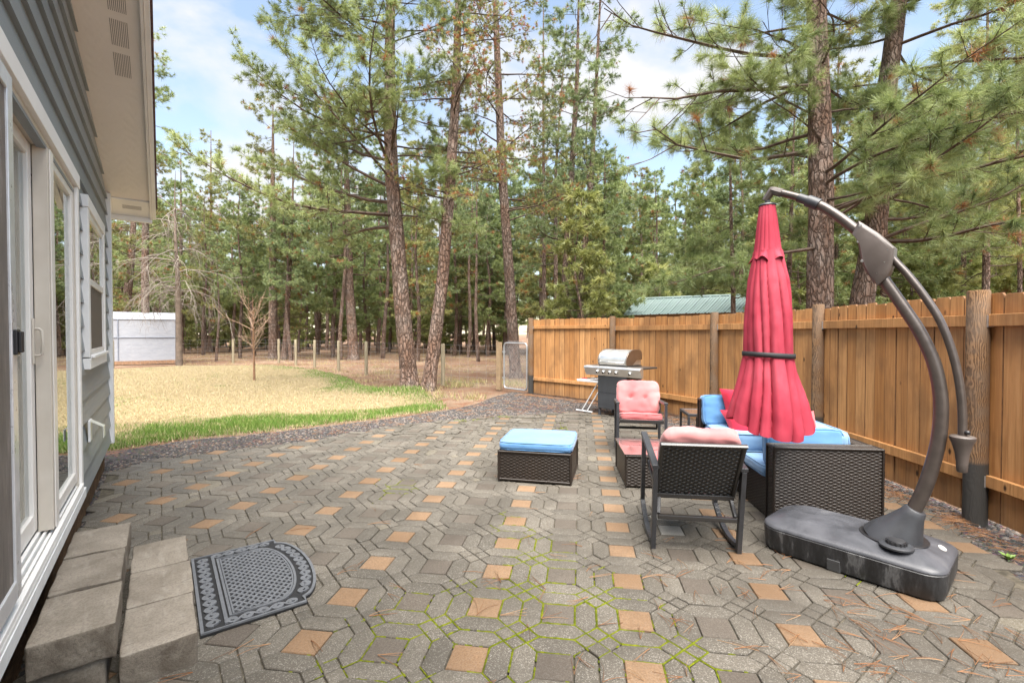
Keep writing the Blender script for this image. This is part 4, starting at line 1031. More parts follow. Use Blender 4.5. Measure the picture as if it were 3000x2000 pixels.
# ------------------------------------------------------------------ rocking chairs
def make_chair(name, label, loc, rz, tilt):
    """local: x across, +y the way the sitter faces; tilt leans it back"""
    t_ = thing(name, label, 'chair', loc, rz, 'rocking chairs around the coffee table')
    T = Matrix.Translation((0, -0.28, 0)) @ Matrix.Rotation(tilt, 4, 'X') @ Matrix.Translation((0, 0.28, 0))
    hw = 0.2725
    for sx in (-hw, hw):
        mb = MB()
        mb.beam(T @ Vector((sx, -0.285, 0.0)), T @ Vector((sx, -0.285, 0.575)), 0.042, 0.03, up=(1, 0, 0)); mb.build('rear_leg', METAL, t_, smooth=None, bevel=0.003)
        mb = MB(); mb.beam(T @ Vector((sx, 0.285, 0.03)), T @ Vector((sx, 0.285, 0.575)), 0.042, 0.03, up=(1, 0, 0)); mb.build('front_leg', METAL, t_, smooth=None, bevel=0.003)
        mb = MB(); mb.beam(T @ Vector((sx, -0.305, 0.589)), T @ Vector((sx, 0.31, 0.589)), 0.045, 0.026); mb.build('armrest', METAL, t_, smooth=None, bevel=0.004)
        mb = MB(); pts = []
        for q in range(13):
            y = -0.262 + 0.53 * q / 12; pts.append(T @ Vector((sx, y, 0.042 - 0.060 * (1 - ((y + 0.0) / 0.27) ** 2) + 0.006)))
        pts = [Vector((p.x, p.y, max(p.z, 0.016))) for p in pts]
        for a, b in zip(pts[:-1], pts[1:]): mb.beam(a, b, 0.034, 0.028)
        mb.build('rocker', METAL, t_, smooth=None, bevel=0.003)
    mb = MB()
    mb.beam(T @ Vector((-hw + 0.022, -0.287, 0.235)), T @ Vector((hw - 0.022, -0.287, 0.235)), 0.03, 0.032, tint=0.5); mb.build('rear_stretcher', WICKB, t_, smooth=None, bevel=0.006)
    # woven seat sling
    S = T @ Matrix.Translation((0, 0, 0.36)) @ Matrix.Rotation(R(4), 4, 'X')
    mb = MB(); mb.beam(S @ Vector((-hw + 0.023, 0.285, 0.0)), S @ Vector((hw - 0.023, 0.285, 0.0)), 0.035, 0.045); mb.beam(S @ Vector((-hw + 0.023, -0.20, 0)), S @ Vector((hw - 0.023, -0.20, 0)), 0.035, 0.03)
    for sx in (-hw + 0.038, hw - 0.038): mb.beam(S @ Vector((sx, -0.18, 0)), S @ Vector((sx, 0.265, 0)), 0.03, 0.03)
    mb.box((-hw + 0.055, -0.18, -0.004), (hw - 0.055, 0.265, 0.012), 0, S, 0.3); mb.build('seat', WICKB, t_, smooth=None, bevel=0.005)
    mb = MB()
    for sx in (-hw + 0.045, hw - 0.045): mb.beam(S @ Vector((sx, -0.19, 0)), T @ Vector((sx + (0.015 if sx > 0 else -0.015), -0.28, 0.25)), 0.022, 0.028)
    mb.build('seat_brace', METAL, t_, smooth=None, bevel=0.003)
    # woven back
    bw = 0.245; B = T @ Matrix.Translation((0, -0.185, 0.335)) @ Matrix.Rotation(R(22), 4, 'X')
    mb = MB(); hh = 0.47
    for sx in (-bw, bw): mb.tube([B @ Vector((sx, 0, 0)), B @ Vector((sx, 0, hh))], 0.0155, 8, tint=0.35)
    mb.tube([B @ Vector((-bw - 0.012, 0, hh)), B @ Vector((bw + 0.012, 0, hh))], 0.019, 8, tint=0.75, flat=(1.25, 0.8)); mb.tube([B @ Vector((-bw, 0, 0.0)), B @ Vector((bw, 0, 0.0))], 0.019, 8, tint=0.55)
    mb.build('back_frame', WICKB, t_, smooth=60)
    mb = MB(); B3 = B.to_3x3()
    weave(mb, B @ Vector((-bw + 0.012, -0.004, 0.016)), B3 @ Vector((1, 0, 0)), B3 @ Vector((0, 0, 1)), 2 * bw - 0.024, hh - 0.032, B3 @ Vector((0, -1, 0)), 0.0175, 0.05, 0.009)
    weave(mb, B @ Vector((bw - 0.012, 0.006, 0.016)), B3 @ Vector((-1, 0, 0)), B3 @ Vector((0, 0, 1)), 2 * bw - 0.024, hh - 0.032, B3 @ Vector((0, 1, 0)), 0.02, 0.05, 0.006)
    mb.build('woven_back', WICKB, t_, smooth=70)
    return t_, T, S, B
def chair_cushion(label, loc, rz, S, B, wseat, wback, hback, seed):
    c_ = thing('chair_cushion', label, 'cushion', loc, rz, 'pink rocking chair cushions')
    mb = MB(); cushion(mb, 0, 0.055, 0.052, wseat, 0.50, 0.072, 0.010, 9, S, 18, 0.008, seed); mb.build('seat_pad', PINK, c_, smooth=70)
    mb = MB(); piping(mb, 0, 0.055, 0.052, wseat, 0.50, 0.072, S, 0.004, 9); mb.build('piping', PINK, c_, smooth=60)
    Bk = B @ Matrix(((1, 0, 0, 0), (0, 0, 1, 0.088), (0, 1, 0, 0), (0, 0, 0, 1)))
    mb = MB(); cushion(mb, 0, hback / 2 + 0.06, 0, wback, hback, 0.105, 0.014, 6, Bk, 26, 0.012, seed + 3, tuft=[(-0.33, -0.05), (0.33, -0.05)]); mb.f = [f[::-1] for f in mb.f]; mb.build('back_pad', PINK, c_, smooth=75)
    return c_
ch1_rl, ch1_rr = at(1913, 1603), at(2163, 1619)
c1 = (ch1_rl + ch1_rr) / 2 + Vector((0.145, 0.989, 0)) * 0.285
rz1 = math.atan2(-0.145, 0.989)
_, T1_, S1_, B1_ = make_chair('rocking_chair', 'black metal rocking chair with woven back turned to the viewer', c1, rz1, R(9))
chair_cushion('pink tufted cushion mostly hidden by the nearer rocking chair back', c1, rz1, S1_, B1_, 0.47, 0.485, 0.455, 5)
c2 = Vector((1.558, 5.735, 0)); rz2 = math.pi - 0.17
_, T2_, S2_, B2_ = make_chair('rocking_chair', 'black metal rocking chair facing the viewer in front of the barbecue', c2, rz2, R(4))
chair_cushion('faded pink tufted cushion facing the viewer on the farther rocking chair', c2, rz2, S2_, B2_, 0.485, 0.52, 0.44, 1)

# ------------------------------------------------------------------ side table
stl = at(2015.6, 1212, 0.43)
side = thing('side_table', 'small black metal side table with glass top left of the blue sofa', 'table', stl, R(-7))
mb = MB()
for (x0, y0, x1, y1) in ((0, 0, 0.46, 0.03), (0, 0.4305, 0.46, 0.46), (0, 0.0305, 0.03, 0.43), (0.43, 0.0305, 0.46, 0.43)): mb.box((x0, y0, -0.035), (x1, y1, 0))
mb.build('table_frame', METAL, side, smooth=None, bevel=0.003)
for x, y in ((0, 0), (0.433, 0), (0, 0.433), (0.433, 0.433)):
    mb = MB(); mb.box((x, y, -0.43), (x + 0.027, y + 0.027, -0.0355)); mb.build('leg', METAL, side, smooth=None, bevel=0.003)
mb = MB(); mb.box((0.031, 0.031, -0.012), (0.429, 0.429, -0.004)); mb.build('glass_top', m.mat, side, smooth=None)

# ------------------------------------------------------------------ corner sofa
P1 = at(2266, 1537); SA = R(-6.0)
sofa = thing('corner_sofa', 'dark brown woven corner sofa with blue cushions along the fence', 'sofa', P1, SA)
mb = MB(); wicker_box(mb, (0, 0, 0.0), (0.765, 0.125, 0.592), row=0.0125, wl=0.058); mb.build('arm', WICK, sofa, smooth=70)
mb = MB(); wicker_box(mb, (0.012, 0.137, 0.0), (0.64, 0.80, 0.315), sides='xY', top=False, row=0.0125, wl=0.058, rim=False)
weave(mb, (0.004, 0.79, 0.02), (0, -1, 0), (0, 0, 1), 0.64, 0.29, (-1, 0, 0), 0.0125, 0.058); mb.build('seat_base', WICK, sofa, smooth=70)
mb = MB(); wicker_box(mb, (-0.20, 0.815, 0.0), (0.64, 1.14, 0.315), sides='xy', top=False, rim=False); mb.build('corner_base', WICK, sofa, smooth=70)
mb = MB(); wicker_box(mb, (0.655, 0.137, 0.0), (0.765, 1.28, 0.588), sides='xX', row=0.0125, wl=0.058); mb.build('side_back', WICK, sofa, smooth=70)
mb = MB(); wicker_box(mb, (-0.215, 1.15, 0.0), (0.64, 1.26, 0.60), sides='xy', row=0.0125, wl=0.058); mb.build('rear_back', WICK, sofa, smooth=70)
mb = MB(); wicker_box(mb, (-0.236, 1.05, 0.0), (-0.218, 1.14, 0.80), sides='xy', row=0.0125, wl=0.058); mb.build('end_panel', WICK, sofa, smooth=70)
def sofa_cushion(label, u, v_, z, su, sv, sz, mats=BLUE, rot=None, seed=0, k=9, puff=0.010, name='sofa_cushion', grp='blue sofa cushions', cat='cushion', pip=True):
    b = P1 + Vector((math.cos(SA) * u - math.sin(SA) * v_, math.sin(SA) * u + math.cos(SA) * v_, z))
    c_ = thing(name, label, cat, b, SA, grp)
    Mx = rot or Matrix.Identity(4)
    mb = MB(); cushion(mb, 0, 0, 0, su, sv, sz, puff, k, Mx, 18, 0.005, seed); mb.build('cushion_body', mats, c_, smooth=70)
    if pip:
        mb = MB(); piping(mb, 0, 0, 0, su, sv, sz, Mx, 0.005, k); mb.build('piping', mats, c_, smooth=60)
    return c_
RX, RZ_, RY = (lambda a: Matrix.Rotation(R(a), 4, 'X')), (lambda a: Matrix.Rotation(R(a), 4, 'Z')), (lambda a: Matrix.Rotation(R(a), 4, 'Y'))
BLUESEAT = fabric('grey_blue_canvas', (0.13, 0.24, 0.40), (0.17, 0.29, 0.45))
sofa_cushion('flat blue seat cushion of the sofa nearest the wicker arm', 0.315, 0.36, 0.362, 0.655, 0.46, 0.088, BLUESEAT, None, 1, 14)
sofa_cushion('thick blue seat cushion raised at the far corner of the sofa', 0.22, 0.86, 0.485, 0.84, 0.52, 0.17, BLUEPALE, None, 2, 12)
sofa_cushion('long blue cushion propped inside the near wicker arm', 0.30, 0.20, 0.545, 0.57, 0.30, 0.11, BLUE, RX(83), 3, 10)
sofa_cushion('blue back cushion along the fence showing its piped square end', 0.575, 0.62, 0.535, 0.92, 0.28, 0.13, BLUEPALE, RZ_(90) @ RX(84), 4, 12)
sofa_cushion('tall bright blue back cushion at the left end of the sofa', 0.0, 1.055, 0.70, 0.46, 0.285, 0.13, BLUE, RX(82), 5, 10)
sofa_cushion('blue back cushion in the far corner behind the red parasol', 0.47, 1.055, 0.60, 0.44, 0.285, 0.13, BLUEPALE, RX(82), 6, 10)
def pillow(name, label, u, v_, z, s_, th, matr, rot, seed):
    b = P1 + Vector((math.cos(SA) * u - math.sin(SA) * v_, math.sin(SA) * u + math.cos(SA) * v_, z))
    c_ = thing(name, label, 'pillow', b, SA)
    mb = MB()
    def fn(sg):
        def f(a, b_):
            x, y = a * 2 - 1, b_ * 2 - 1; e = max(0, (1 - x ** 4) * (1 - y ** 4)) ** 0.6
            pin = 1 - 0.10 * (1 - abs(x) ** 2) * abs(y) ** 2 - 0.10 * (1 - abs(y) ** 2) * abs(x) ** 2
            p = Vector((x * s_ / 2 * pin, y * s_ / 2 * pin, sg * th / 2 * e + 0.006 * noise.noise(Vector((x * 3 + seed, y * 3, sg)))))
            return rot @ p
        return f
    mb.grid(fn(1), 16, 16); n0 = len(mb.f); mb.grid(fn(-1), 16, 16); mb.f[n0:] = [f[::-1] for f in mb.f[n0:]]
    mb.build('pillow_body', matr, c_, smooth=75)
pillow('throw_pillow', 'crimson throw pillow leaning against the left blue back cushion', 0.14, 0.93, 0.73, 0.42, 0.16, RED, RZ_(4) @ RX(70) @ RZ_(45 - 42), 2)
pillow('throw_pillow', 'second crimson pillow lying forward on the raised sofa seat', 0.10, 0.80, 0.62, 0.36, 0.13, RED, RZ_(-12) @ RX(48) @ RZ_(14), 4)
pillow('throw_pillow', 'dusty pink throw pillow peeping over the long blue arm cushion', 0.35, 0.42, 0.60, 0.42, 0.15, PINK, RZ_(6) @ RX(62), 7)

# ------------------------------------------------------------------ gas barbecue
GD = Vector((0.67, -0.743, 0)); gq2 = Vector((0.743, 0.67, 0)); gfoot = at(1751, 1214.5)
bbq = thing('gas_barbecue', 'stainless steel gas barbecue on black cabinet by the fence', 'barbecue', gfoot, math.atan2(-0.743, 0.67))
def steel(name, col, rough, metal=1.0):
    m = NT(name); v = m.coords('Object', (3, 60, 60)); n1 = m.noise(v, 2, 4); n2 = m.noise(m.coords('Object'), 5, 4)
    m.set(m.ramp(n2, [(0.3, tuple(c * 0.8 for c in col)), (0.7, col)]), m.ramp(n1, [(0.3, rough * 0.7), (0.7, rough * 1.3)]), metal); return m.mat
STEEL, STEELD = steel('brushed_steel', (0.80, 0.79, 0.77), 0.46), steel('steel_side', (0.42, 0.36, 0.31), 0.4)
BK = plain('black_enamel', (0.035, 0.037, 0.042), 0.4, var=0.2, nscale=8)
mb = MB()
mb.box((0.0, 0.0, 0.13), (0.60, 0.02, 0.40)); mb.box((0.0, 0.0, 0.404), (0.60, 0.02, 0.70)); mb.box((0.0, 0.021, 0.12), (0.02, 0.45, 0.70)); mb.box((0.58, 0.021, 0.12), (0.60, 0.45, 0.70)); mb.box((0.021, 0.43, 0.12), (0.579, 0.45, 0.70)); mb.box((0.021, 0.021, 0.12), (0.579, 0.429, 0.14))
mb.build('cabinet', BK, bbq, smooth=None, bevel=0.004)
for x, y in ((0.02, 0.03), (0.57, 0.03), (0.02, 0.42), (0.57, 0.42)):
    mb = MB(); mb.lathe([(0.03, 0.0), (0.022, 0.05), (0.018, 0.1195)], 10, Matrix.Translation((x, y, 0))); mb.build('leg', BK, bbq, smooth=50)
mb = MB(); M_ = None
sec = [(-0.06, 0.865), (0.03, 0.875), (0.03, 0.71), (-0.005, 0.702), (-0.075, 0.84)]
def ext(mb, sec, x0, x1): 
    n = len(sec); mb.add([(x0, y, z) for y, z in sec] + [(x1, y, z) for y, z in sec], [tuple(range(n)), tuple(range(n, 2*n))[::-1]] + [(i, n+i, n+(i+1) % n, (i+1) % n) for i in range(n)])
ext(mb, sec, -0.26, 0.90); mb.build('control_panel', STEEL, bbq, smooth=None, bevel=0.003)
for x in (0.035, 0.165, 0.295, 0.425, 0.70):
    mb = MB(); Mk = Matrix.Translation((x, -0.046, 0.780)) @ Matrix.Rotation(R(117), 4, 'X')
    mb.lathe([(0.036, 0.0), (0.036, 0.008), (0.030, 0.012), (0.024, 0.02), (0.022, 0.032), (0.016, 0.035)], 16, Mk); k_ = mb.build('knob', STEEL, bbq, smooth=40)
    mb = MB(); mb.box((-0.024, -0.0045, 0.034), (0.024, 0.0045, 0.047), 0, Mk @ Matrix.Rotation(R(60), 4, 'Z')); mb.lathe([(0.0165, 0.0352), (0.016, 0.037)], 14, Mk); mb.build('knob_grip', plain('knob_black', (0.02, 0.02, 0.022), 0.4), k_, smooth=40)
hs = [(0.02, 0.90), (0.005, 0.99), (0.02, 1.04), (0.07, 1.10), (0.14, 1.14), (0.22, 1.155), (0.33, 1.155), (0.41, 1.145), (0.45, 1.10), (0.455, 0.90)]
mb = MB(); ext(mb, hs, 0.022, 0.578); hood = mb.build('hood', STEEL, bbq, smooth=35)
for x0, x1 in ((0.0, 0.021), (0.579, 0.60)):
    mb = MB(); ext(mb, [(0.0, 0.895), (-0.012, 0.99), (0.008, 1.045), (0.06, 1.108), (0.135, 1.149), (0.22, 1.165), (0.33, 1.165), (0.418, 1.152), (0.462, 1.10), (0.465, 0.99), (0.30, 0.985), (0.20, 0.92), (0.17, 0.895)], x0, x1); mb.build('hood_cheek', STEELD, hood, smooth=None, bevel=0.003)
mb = MB(); mb.tube([(0.06, 0.0, 0.95), (0.06, -0.045, 0.945), (0.54, -0.045, 0.945), (0.54, 0.0, 0.95)], 0.013, 10); mb.build('hood_handle', STEEL, hood, smooth=60)
mb = MB(); mb.lathe([(0.021, 0.0), (0.021, 0.004)], 16, Matrix.Translation((0.30, 0.058, 1.096)) @ Matrix.Rotation(R(50), 4, 'X')); mb.build('thermometer', plain('dial_white', (0.8, 0.8, 0.8), 0.3), hood, smooth=40)
mb = MB(); mb.box((0.002, 0.031, 0.71), (0.598, 0.46, 0.893)); mb.build('firebox', plain('firebox_black', (0.03, 0.027, 0.025), 0.5), bbq, smooth=None, bevel=0.004)
for x0, x1 in ((-0.26, 0.0005), (0.6005, 0.90)):
    mb = MB(); mb.box((x0, 0.031, 0.845), (x1, 0.46, 0.874)); mb.build('side_shelf', plain('shelf_enamel', (0.05, 0.045, 0.042), 0.35), bbq, smooth=None, bevel=0.004)
mb = MB(); mb.tube([(0.62, 0.1, 0.70), (0.66, 0.14, 0.55), (0.62, 0.2, 0.3)], 0.008, 6); mb.build('gas_hose', BLACKP, bbq, smooth=60)
# hood lettering strip (worn script, unreadable even close up) as small raised strokes
mb = MB(); rl = random.Random(2)
for i in range(7):
    x = 0.215 + i * 0.022; z0 = 1.078; M_ = Matrix.Translation((x, 0.043, 1.072)) @ Matrix.Rotation(R(-40), 4, 'X')
    hgt = (0.020, 0.012, 0.014, 0.012, 0.020, 0.011, 0.016)[i]
    mb.box((0, -0.003, 0), (0.004, 0.0015, hgt), 0, M_); mb.box((0.0045, -0.003, hgt * 0.5), (0.015, 0.0015, hgt * 0.5 + 0.004), 0, M_)
mb.build('hood_emblem', plain('emblem_white', (0.85, 0.85, 0.85), 0.4), hood, smooth=None)

# ------------------------------------------------------------------ folding table left of the barbecue
ft = thing('folding_table', 'white plastic folding table half hidden behind the barbecue', 'table', at(1718, 1207), math.atan2(-0.743, 0.67))
WHITEP = plain('white_plastic', (0.76, 0.76, 0.75), 0.45)
mb = MB(); mb.box((-0.22, -0.02, 0.555), (0.62, 0.50, 0.595)); mb.build('table_top', WHITEP, ft, smooth=None, bevel=0.012)
WHITEM = plain('white_tube', (0.70, 0.70, 0.70), 0.35)
for x in (-0.12, 0.0):
    mb = MB(); mb.tube([(x + 0.0, 0.02, 0.02), (x + 0.33, 0.06, 0.545)], 0.011, 8); mb.build('leg', WHITEM, ft, smooth=60)
mb = MB(); mb.tube([(-0.26, 0.02, 0.014), (0.12, 0.02, 0.014)], 0.0125, 8); mb.build('foot_bar', WHITEM, ft, smooth=60)
mb = MB(); mb.tube([(0.13, 0.25, 0.55), (0.30, 0.28, 0.25)], 0.009, 6); mb.build('brace', BLACKP, ft, smooth=60)
tg = thing('grill_tongs', 'red and black handled grill tool lying on the white folding table', 'tongs', ft.matrix_basis @ Vector((-0.05, 0.10, 0.605)), math.atan2(-0.743, 0.67))
mb = MB(); mb.tube([(-0.10, 0, 0), (0.08, 0.02, 0.012), (0.32, 0.05, 0.05)], 0.010, 8); mb.build('tool_shaft', BLACKP, tg, smooth=60)
mb = MB(); mb.tube([(-0.14, 0, -0.001), (-0.02, 0.01, 0.004)], 0.0125, 8); mb.build('handle', plain('red_grip', (0.5, 0.03, 0.03), 0.4), tg, smooth=60)
# ------------------------------------------------------------------ cantilever parasol
UB = at(2621, 1570, 0.225); UE = Vector((-0.65, 0.76, 0)).normalized()
UN = Vector((-UE.y, UE.x, 0))
def on_plane(px, py):
    r = view_ray(px, py); o = Vector((0, 0, EYE)); k = (UB - o).dot(UN) / r.dot(UN); return o + r * k
par = thing('cantilever_parasol', 'closed red cantilever parasol hanging from brown curved arm on black tank base', 'parasol', (UB.x, UB.y, 0))
po = Vector((UB.x, UB.y, 0))
BROWN = plain('brown_powder_coat', (0.085, 0.070, 0.062), 0.34, 0.35, var=0.15, nscale=18, bump=0.12, bscale=120, spec=0.6)
BROWNP = plain('brown_plastic', (0.095, 0.078, 0.069), 0.42, 0.0, var=0.12, nscale=10, spec=0.5)
DARKP = plain('dark_grey_plastic', (0.035, 0.037, 0.042), 0.45, var=0.15)
m = NT('tank_plastic'); v = m.coords('Object'); n1 = m.noise(v, 4.5, 6, 0.6, 0.6); n2 = m.noise(v, 160, 3); n4 = m.noise(m.coords('Object', (7, 7, 1.6)), 2.0, 5, 0.7)
c = m.ramp(n1, [(0.35, (0.036, 0.038, 0.044)), (0.6, (0.066, 0.068, 0.078)), (0.72, (0.092, 0.093, 0.10))])
tcg = m.node('ShaderNodeTexCoord'); sx = m.node('ShaderNodeSeparateXYZ'); m.link(tcg.outputs['Object'], sx.inputs[0])
side_ = m.ramp(sx.outputs['Z'], [(0.148, 1.0), (0.152, 0.0)])
c = m.mix(side_, c, m.ramp(n4, [(0.42, (0.012, 0.012, 0.013)), (0.55, (0.03, 0.03, 0.032)), (0.62, (0.10, 0.10, 0.102)), (0.72, (0.03, 0.03, 0.03))]))
m.set(c, m.ramp(n1, [(0.4, 0.40), (0.6, 0.52)]), 0, 0.5); m.bump(n2, 0.2, 0.002); TANK = m.mat
LV, WV = Vector((0.65, -0.76, 0)).normalized(), Vector((0.76, 0.65, 0)).normalized()
tc_ = Vector((2.185, 2.995, 0)) - po
def rrect(hl, hw, r0, r1, n=7):
    out = []
    for cx_, cy_, a0, r in ((hl - r1, hw - r1, 0, r1), (-hl + r0, hw - r0, 90, r0), (-hl + r0, -hw + r0, 180, r0), (hl - r1, -hw + r1, 270, r1)):
        for q in range(n): a = R(a0 + 90 * q / (n - 1)); out.append((cx_ + r * math.cos(a), cy_ + r * math.sin(a)))
    return out
prof = [(0.0, 0.03), (0.012, 0.012), (0.05, 0.004), (0.146, 0.0), (0.150, 0.004), (0.153, 0.004), (0.157, 0.001), (0.166, 0.004), (0.176, 0.014), (0.185, 0.032), (0.199, 0.066), (0.211, 0.096), (0.218, 0.112), (0.2225, 0.128), (0.224, 0.142)]
mb = MB(); rings = []
for z, ins in prof:
    rings.append([tc_ + LV * x + WV * y + Vector((0, 0, z)) for x, y in rrect(0.475 - ins, 0.288 - ins, max(0.15 - ins * 0.6, 0.04), max(0.11 - ins * 0.5, 0.03))])
n = len(rings[0]); mb.add([p for r in rings for p in r], [(i*n+k, i*n+(k+1) % n, (i+1)*n+(k+1) % n, (i+1)*n+k) for i in range(len(rings)-1) for k in range(n)] + [tuple(range(n))[::-1], tuple((len(rings)-1)*n+k for k in range(n))])
tank = mb.build('tank_base', TANK, par, smooth=38)
mb = MB(); q = tc_ + LV * -0.03 - WV * 0.286
for dx in (0,): mb.add([q + LV * x - WV * y + Vector((0, 0, z)) for x, y, z in ((-0.035, 0, 0.005), (0.035, 0, 0.005), (0.035, 0.006, 0.075), (-0.035, 0.006, 0.075), (-0.035, -0.03, 0.005), (0.035, -0.03, 0.005), (0.035, -0.03, 0.075), (-0.035, -0.03, 0.075))], [(0,1,2,3),(4,7,6,5),(0,4,5,1),(1,5,6,2),(2,6,7,3),(3,7,4,0)])
mb.build('tank_clip', plain('clip_grey', (0.05, 0.05, 0.052), 0.5), tank, smooth=None, bevel=0.004)
cpos = at(2626, 1597, 0.2245) - po
mb = MB(); mb.lathe([(0.082, -0.006), (0.082, 0.004), (0.074, 0.009), (0.05, 0.010)], 28, Matrix.Translation(cpos)); mb.build('cap_ring', DARKP, tank, smooth=40)
mb = MB(); mb.lathe([(0.046 , 0.008), (0.046, 0.026), (0.042, 0.033), (0.02, 0.036)], 28, Matrix.Translation(cpos))
for q in range(14):
    a = 2 * math.pi * q / 14; mb.tube([cpos + Vector((0.0455 * math.cos(a), 0.0455 * math.sin(a), 0.009)), cpos + Vector((0.0455 * math.cos(a), 0.0455 * math.sin(a), 0.028))], 0.0055, 6)
mb.build('filler_cap', plain('cap_black', (0.02, 0.02, 0.022), 0.35), tank, smooth=40)
sp = at(2759.5, 1606, 0.197) - po; sn = (LV * 0.5 - WV * 0.2 + Vector((0, 0, 1))).normalized()
mb = MB(); Mq = Matrix.Translation(sp + sn * 0.004) @ sn.to_track_quat('Z', 'Y').to_matrix().to_4x4(); mb.lathe([(0.021, -0.003), (0.021, 0.002)], 20, Mq); mb.build('round_sticker', plain('sticker', (0.42, 0.40, 0.38), 0.5), tank, smooth=40)
# cone sleeve
cb, ct_ = on_plane(2617, 1582), on_plane(2683, 1492)
ax = (ct_ - cb).normalized(); mb = MB(); pts, rs = [], []
for f, r in ((-0.05, 0.155), (0.1, 0.142), (0.5, 0.095), (0.85, 0.060), (1.0, 0.052), (1.02, 0.046)): pts.append(cb.lerp(ct_, f) - po); rs.append(r)
mb.tube(pts, rs, 28, cap=True); mb.build('pole_sleeve', DARKP, par, smooth=50)
mb = MB(); mb.lathe([(0.168, 0.0), (0.165, 0.003), (0.13, 0.0035)], 32, Matrix.Translation(cb - po + Vector((0, 0, 0.2255 - cb.z))) ); mb.build('sleeve_ring', plain('ring_black', (0.018, 0.018, 0.02), 0.4), par, smooth=40)
def smooth_path(pp, k=5):
    P = [Vector(p) for p in pp]; P = [P[0] * 2 - P[1]] + P + [P[-1] * 2 - P[-2]]; out = []
    for i in range(1, len(P) - 2):
        for q in range(k):
            t = q / k; out.append(0.5 * ((2 * P[i]) + (P[i+1] - P[i-1]) * t + (2*P[i-1] - 5*P[i] + 4*P[i+1] - P[i+2]) * t*t + (3*P[i] - P[i-1] - 3*P[i+1] + P[i+2]) * t**3))
    out.append(P[-2]); return out
path = smooth_path([on_plane(*p) - po for p in ((2668, 1512), (2706, 1435), (2732, 1360), (2749, 1290), (2757, 1210), (2753, 1140), (2738, 1070), (2716, 1015), (2688, 962), (2655, 912), (2620, 862), (2587, 815), (2562, 775))])
mb = MB(); mb.tube(path, np.linspace(0.0375, 0.030, len(path)), 18, up=tuple(UN)); mb.build('main_pole', BROWN, par, smooth=50)
path = smooth_path([on_plane(*p) - po for p in ((2600, 738), (2624, 767), (2650, 794), (2681, 831), (2715, 877), (2748, 928), (2776, 990), (2798, 1060), (2812, 1130), (2819, 1200), (2820, 1274))])
mb = MB(); mb.tube(path, 0.0255, 16, up=tuple(UN), flat=(0.8, 1.0))
rail_ = mb.build('lift_rail', BROWN, par, smooth=50)
mb = MB()
for q, off in ((1, 0.0215), (1, 0.0)):
    mb.tube([p - UN * (-0.0205 if UN.y < 0 else 0.0205) + Vector((0, 0, off * 0.5)) for p in path[2:-2]], 0.0035, 6, up=tuple(UN))
mb.build('rail_groove', plain('groove_dark', (0.05, 0.042, 0.038), 0.4), rail_, smooth=60)
hpz = on_plane(2820, 1276) - po; hq = on_plane(2820, 1383) - po; hl = (hpz - hq).length
mb = MB(); mb.lathe([(0.018, 0), (0.024, 0.006), (0.026, hl * 0.25), (0.031, hl * 0.5), (0.045, hl * 0.78), (0.056, hl * 0.9), (0.057, hl * 0.97), (0.050, hl), (0.03, hl + 0.004)], 20, Matrix.Translation((hpz.x, hpz.y, hq.z))); mb.build('lift_handle', BROWNP, par, smooth=50)
mb = MB(); mb.lathe([(0.012, -0.006), (0.012, 0.006), (0.006, 0.012)], 12, Matrix.Translation(on_plane(2820, 1264) - po - Vector((0, 0.028, 0))) @ Matrix.Rotation(R(90), 4, 'X')); mb.build('lock_button', BLACKP, par, smooth=40)
path = smooth_path([on_plane(*p) - po for p in ((2545, 707), (2505, 672), (2460, 637), (2415, 608), (2385, 595))])
mb = MB(); mb.tube(path, np.linspace(0.0315, 0.029, len(path)), 16, up=tuple(UN)); mb.build('upper_arm', BROWN, par, smooth=50)
path = smooth_path([on_plane(*p) - po for p in ((2390, 597), (2345, 580), (2300, 568), (2278, 563))])
mb = MB(); mb.tube(path, 0.0245, 14, up=tuple(UN)); mb.build('inner_arm', BROWN, par, smooth=50)
mb = MB(); a, b = on_plane(2400, 601) - po, on_plane(2366, 588) - po; d_ = (b - a)
mb.tube([a, a + d_ * 0.01, a + d_ * 0.99, b], [0.033, 0.0385, 0.0385, 0.034], 18, up=tuple(UN)); mb.build('arm_collar', DARKP, par, smooth=40)
mb = MB(); a, b = on_plane(2366, 588) - po, on_plane(2340, 579) - po; mb.tube([a, b], 0.030, 18, up=tuple(UN)); mb.build('arm_sleeve', DARKP, par, smooth=40)
# housing
UT = UN if UN.dot(Vector((0, -1, 0))) > 0 else -UN            # towards the viewer
hp_ = [(2521, 650), (2576, 685), (2625, 728), (2622, 756), (2617, 780), (2604, 812), (2575, 838), (2556, 818), (2539, 794), (2526, 758), (2520, 722), (2514, 704), (2502, 687)]
pl = [on_plane(*p) - po for p in hp_]; cen = sum(pl, Vector()) / len(pl); n = len(pl)
mb = MB(); lay = [(-0.046, 0.90), (-0.040, 1.0), (0.040, 1.0), (0.050, 0.93), (0.056, 0.80)]
mb.add([cen + (p - cen) * s_ + UT * d_ for d_, s_ in lay for p in pl], [(i*n+k, i*n+(k+1) % n, (i+1)*n+(k+1) % n, (i+1)*n+k) for i in range(len(lay)-1) for k in range(n)] + [tuple(range(n))[::-1], tuple((len(lay)-1)*n+k for k in range(n))])
hs_ = mb.build('joint_housing', BROWNP, par, smooth=30)
for p in ((2525, 658), (2573, 693), (2611, 733), (2601, 772), (2577, 808), (2531, 768), (2519, 707)):
    mb = MB(); q = on_plane(*p) - po; q = cen + (q - cen) * 0.92 + UT * 0.047; mb.lathe([(0.0095, 0.0), (0.0095, 0.008), (0.004, 0.009)], 10, Matrix.Translation(q) @ UT.to_track_quat('Z', 'Y').to_matrix().to_4x4()); mb.build('screw', plain('screw_zinc', (0.5, 0.49, 0.47), 0.35, 0.7), hs_, smooth=40)
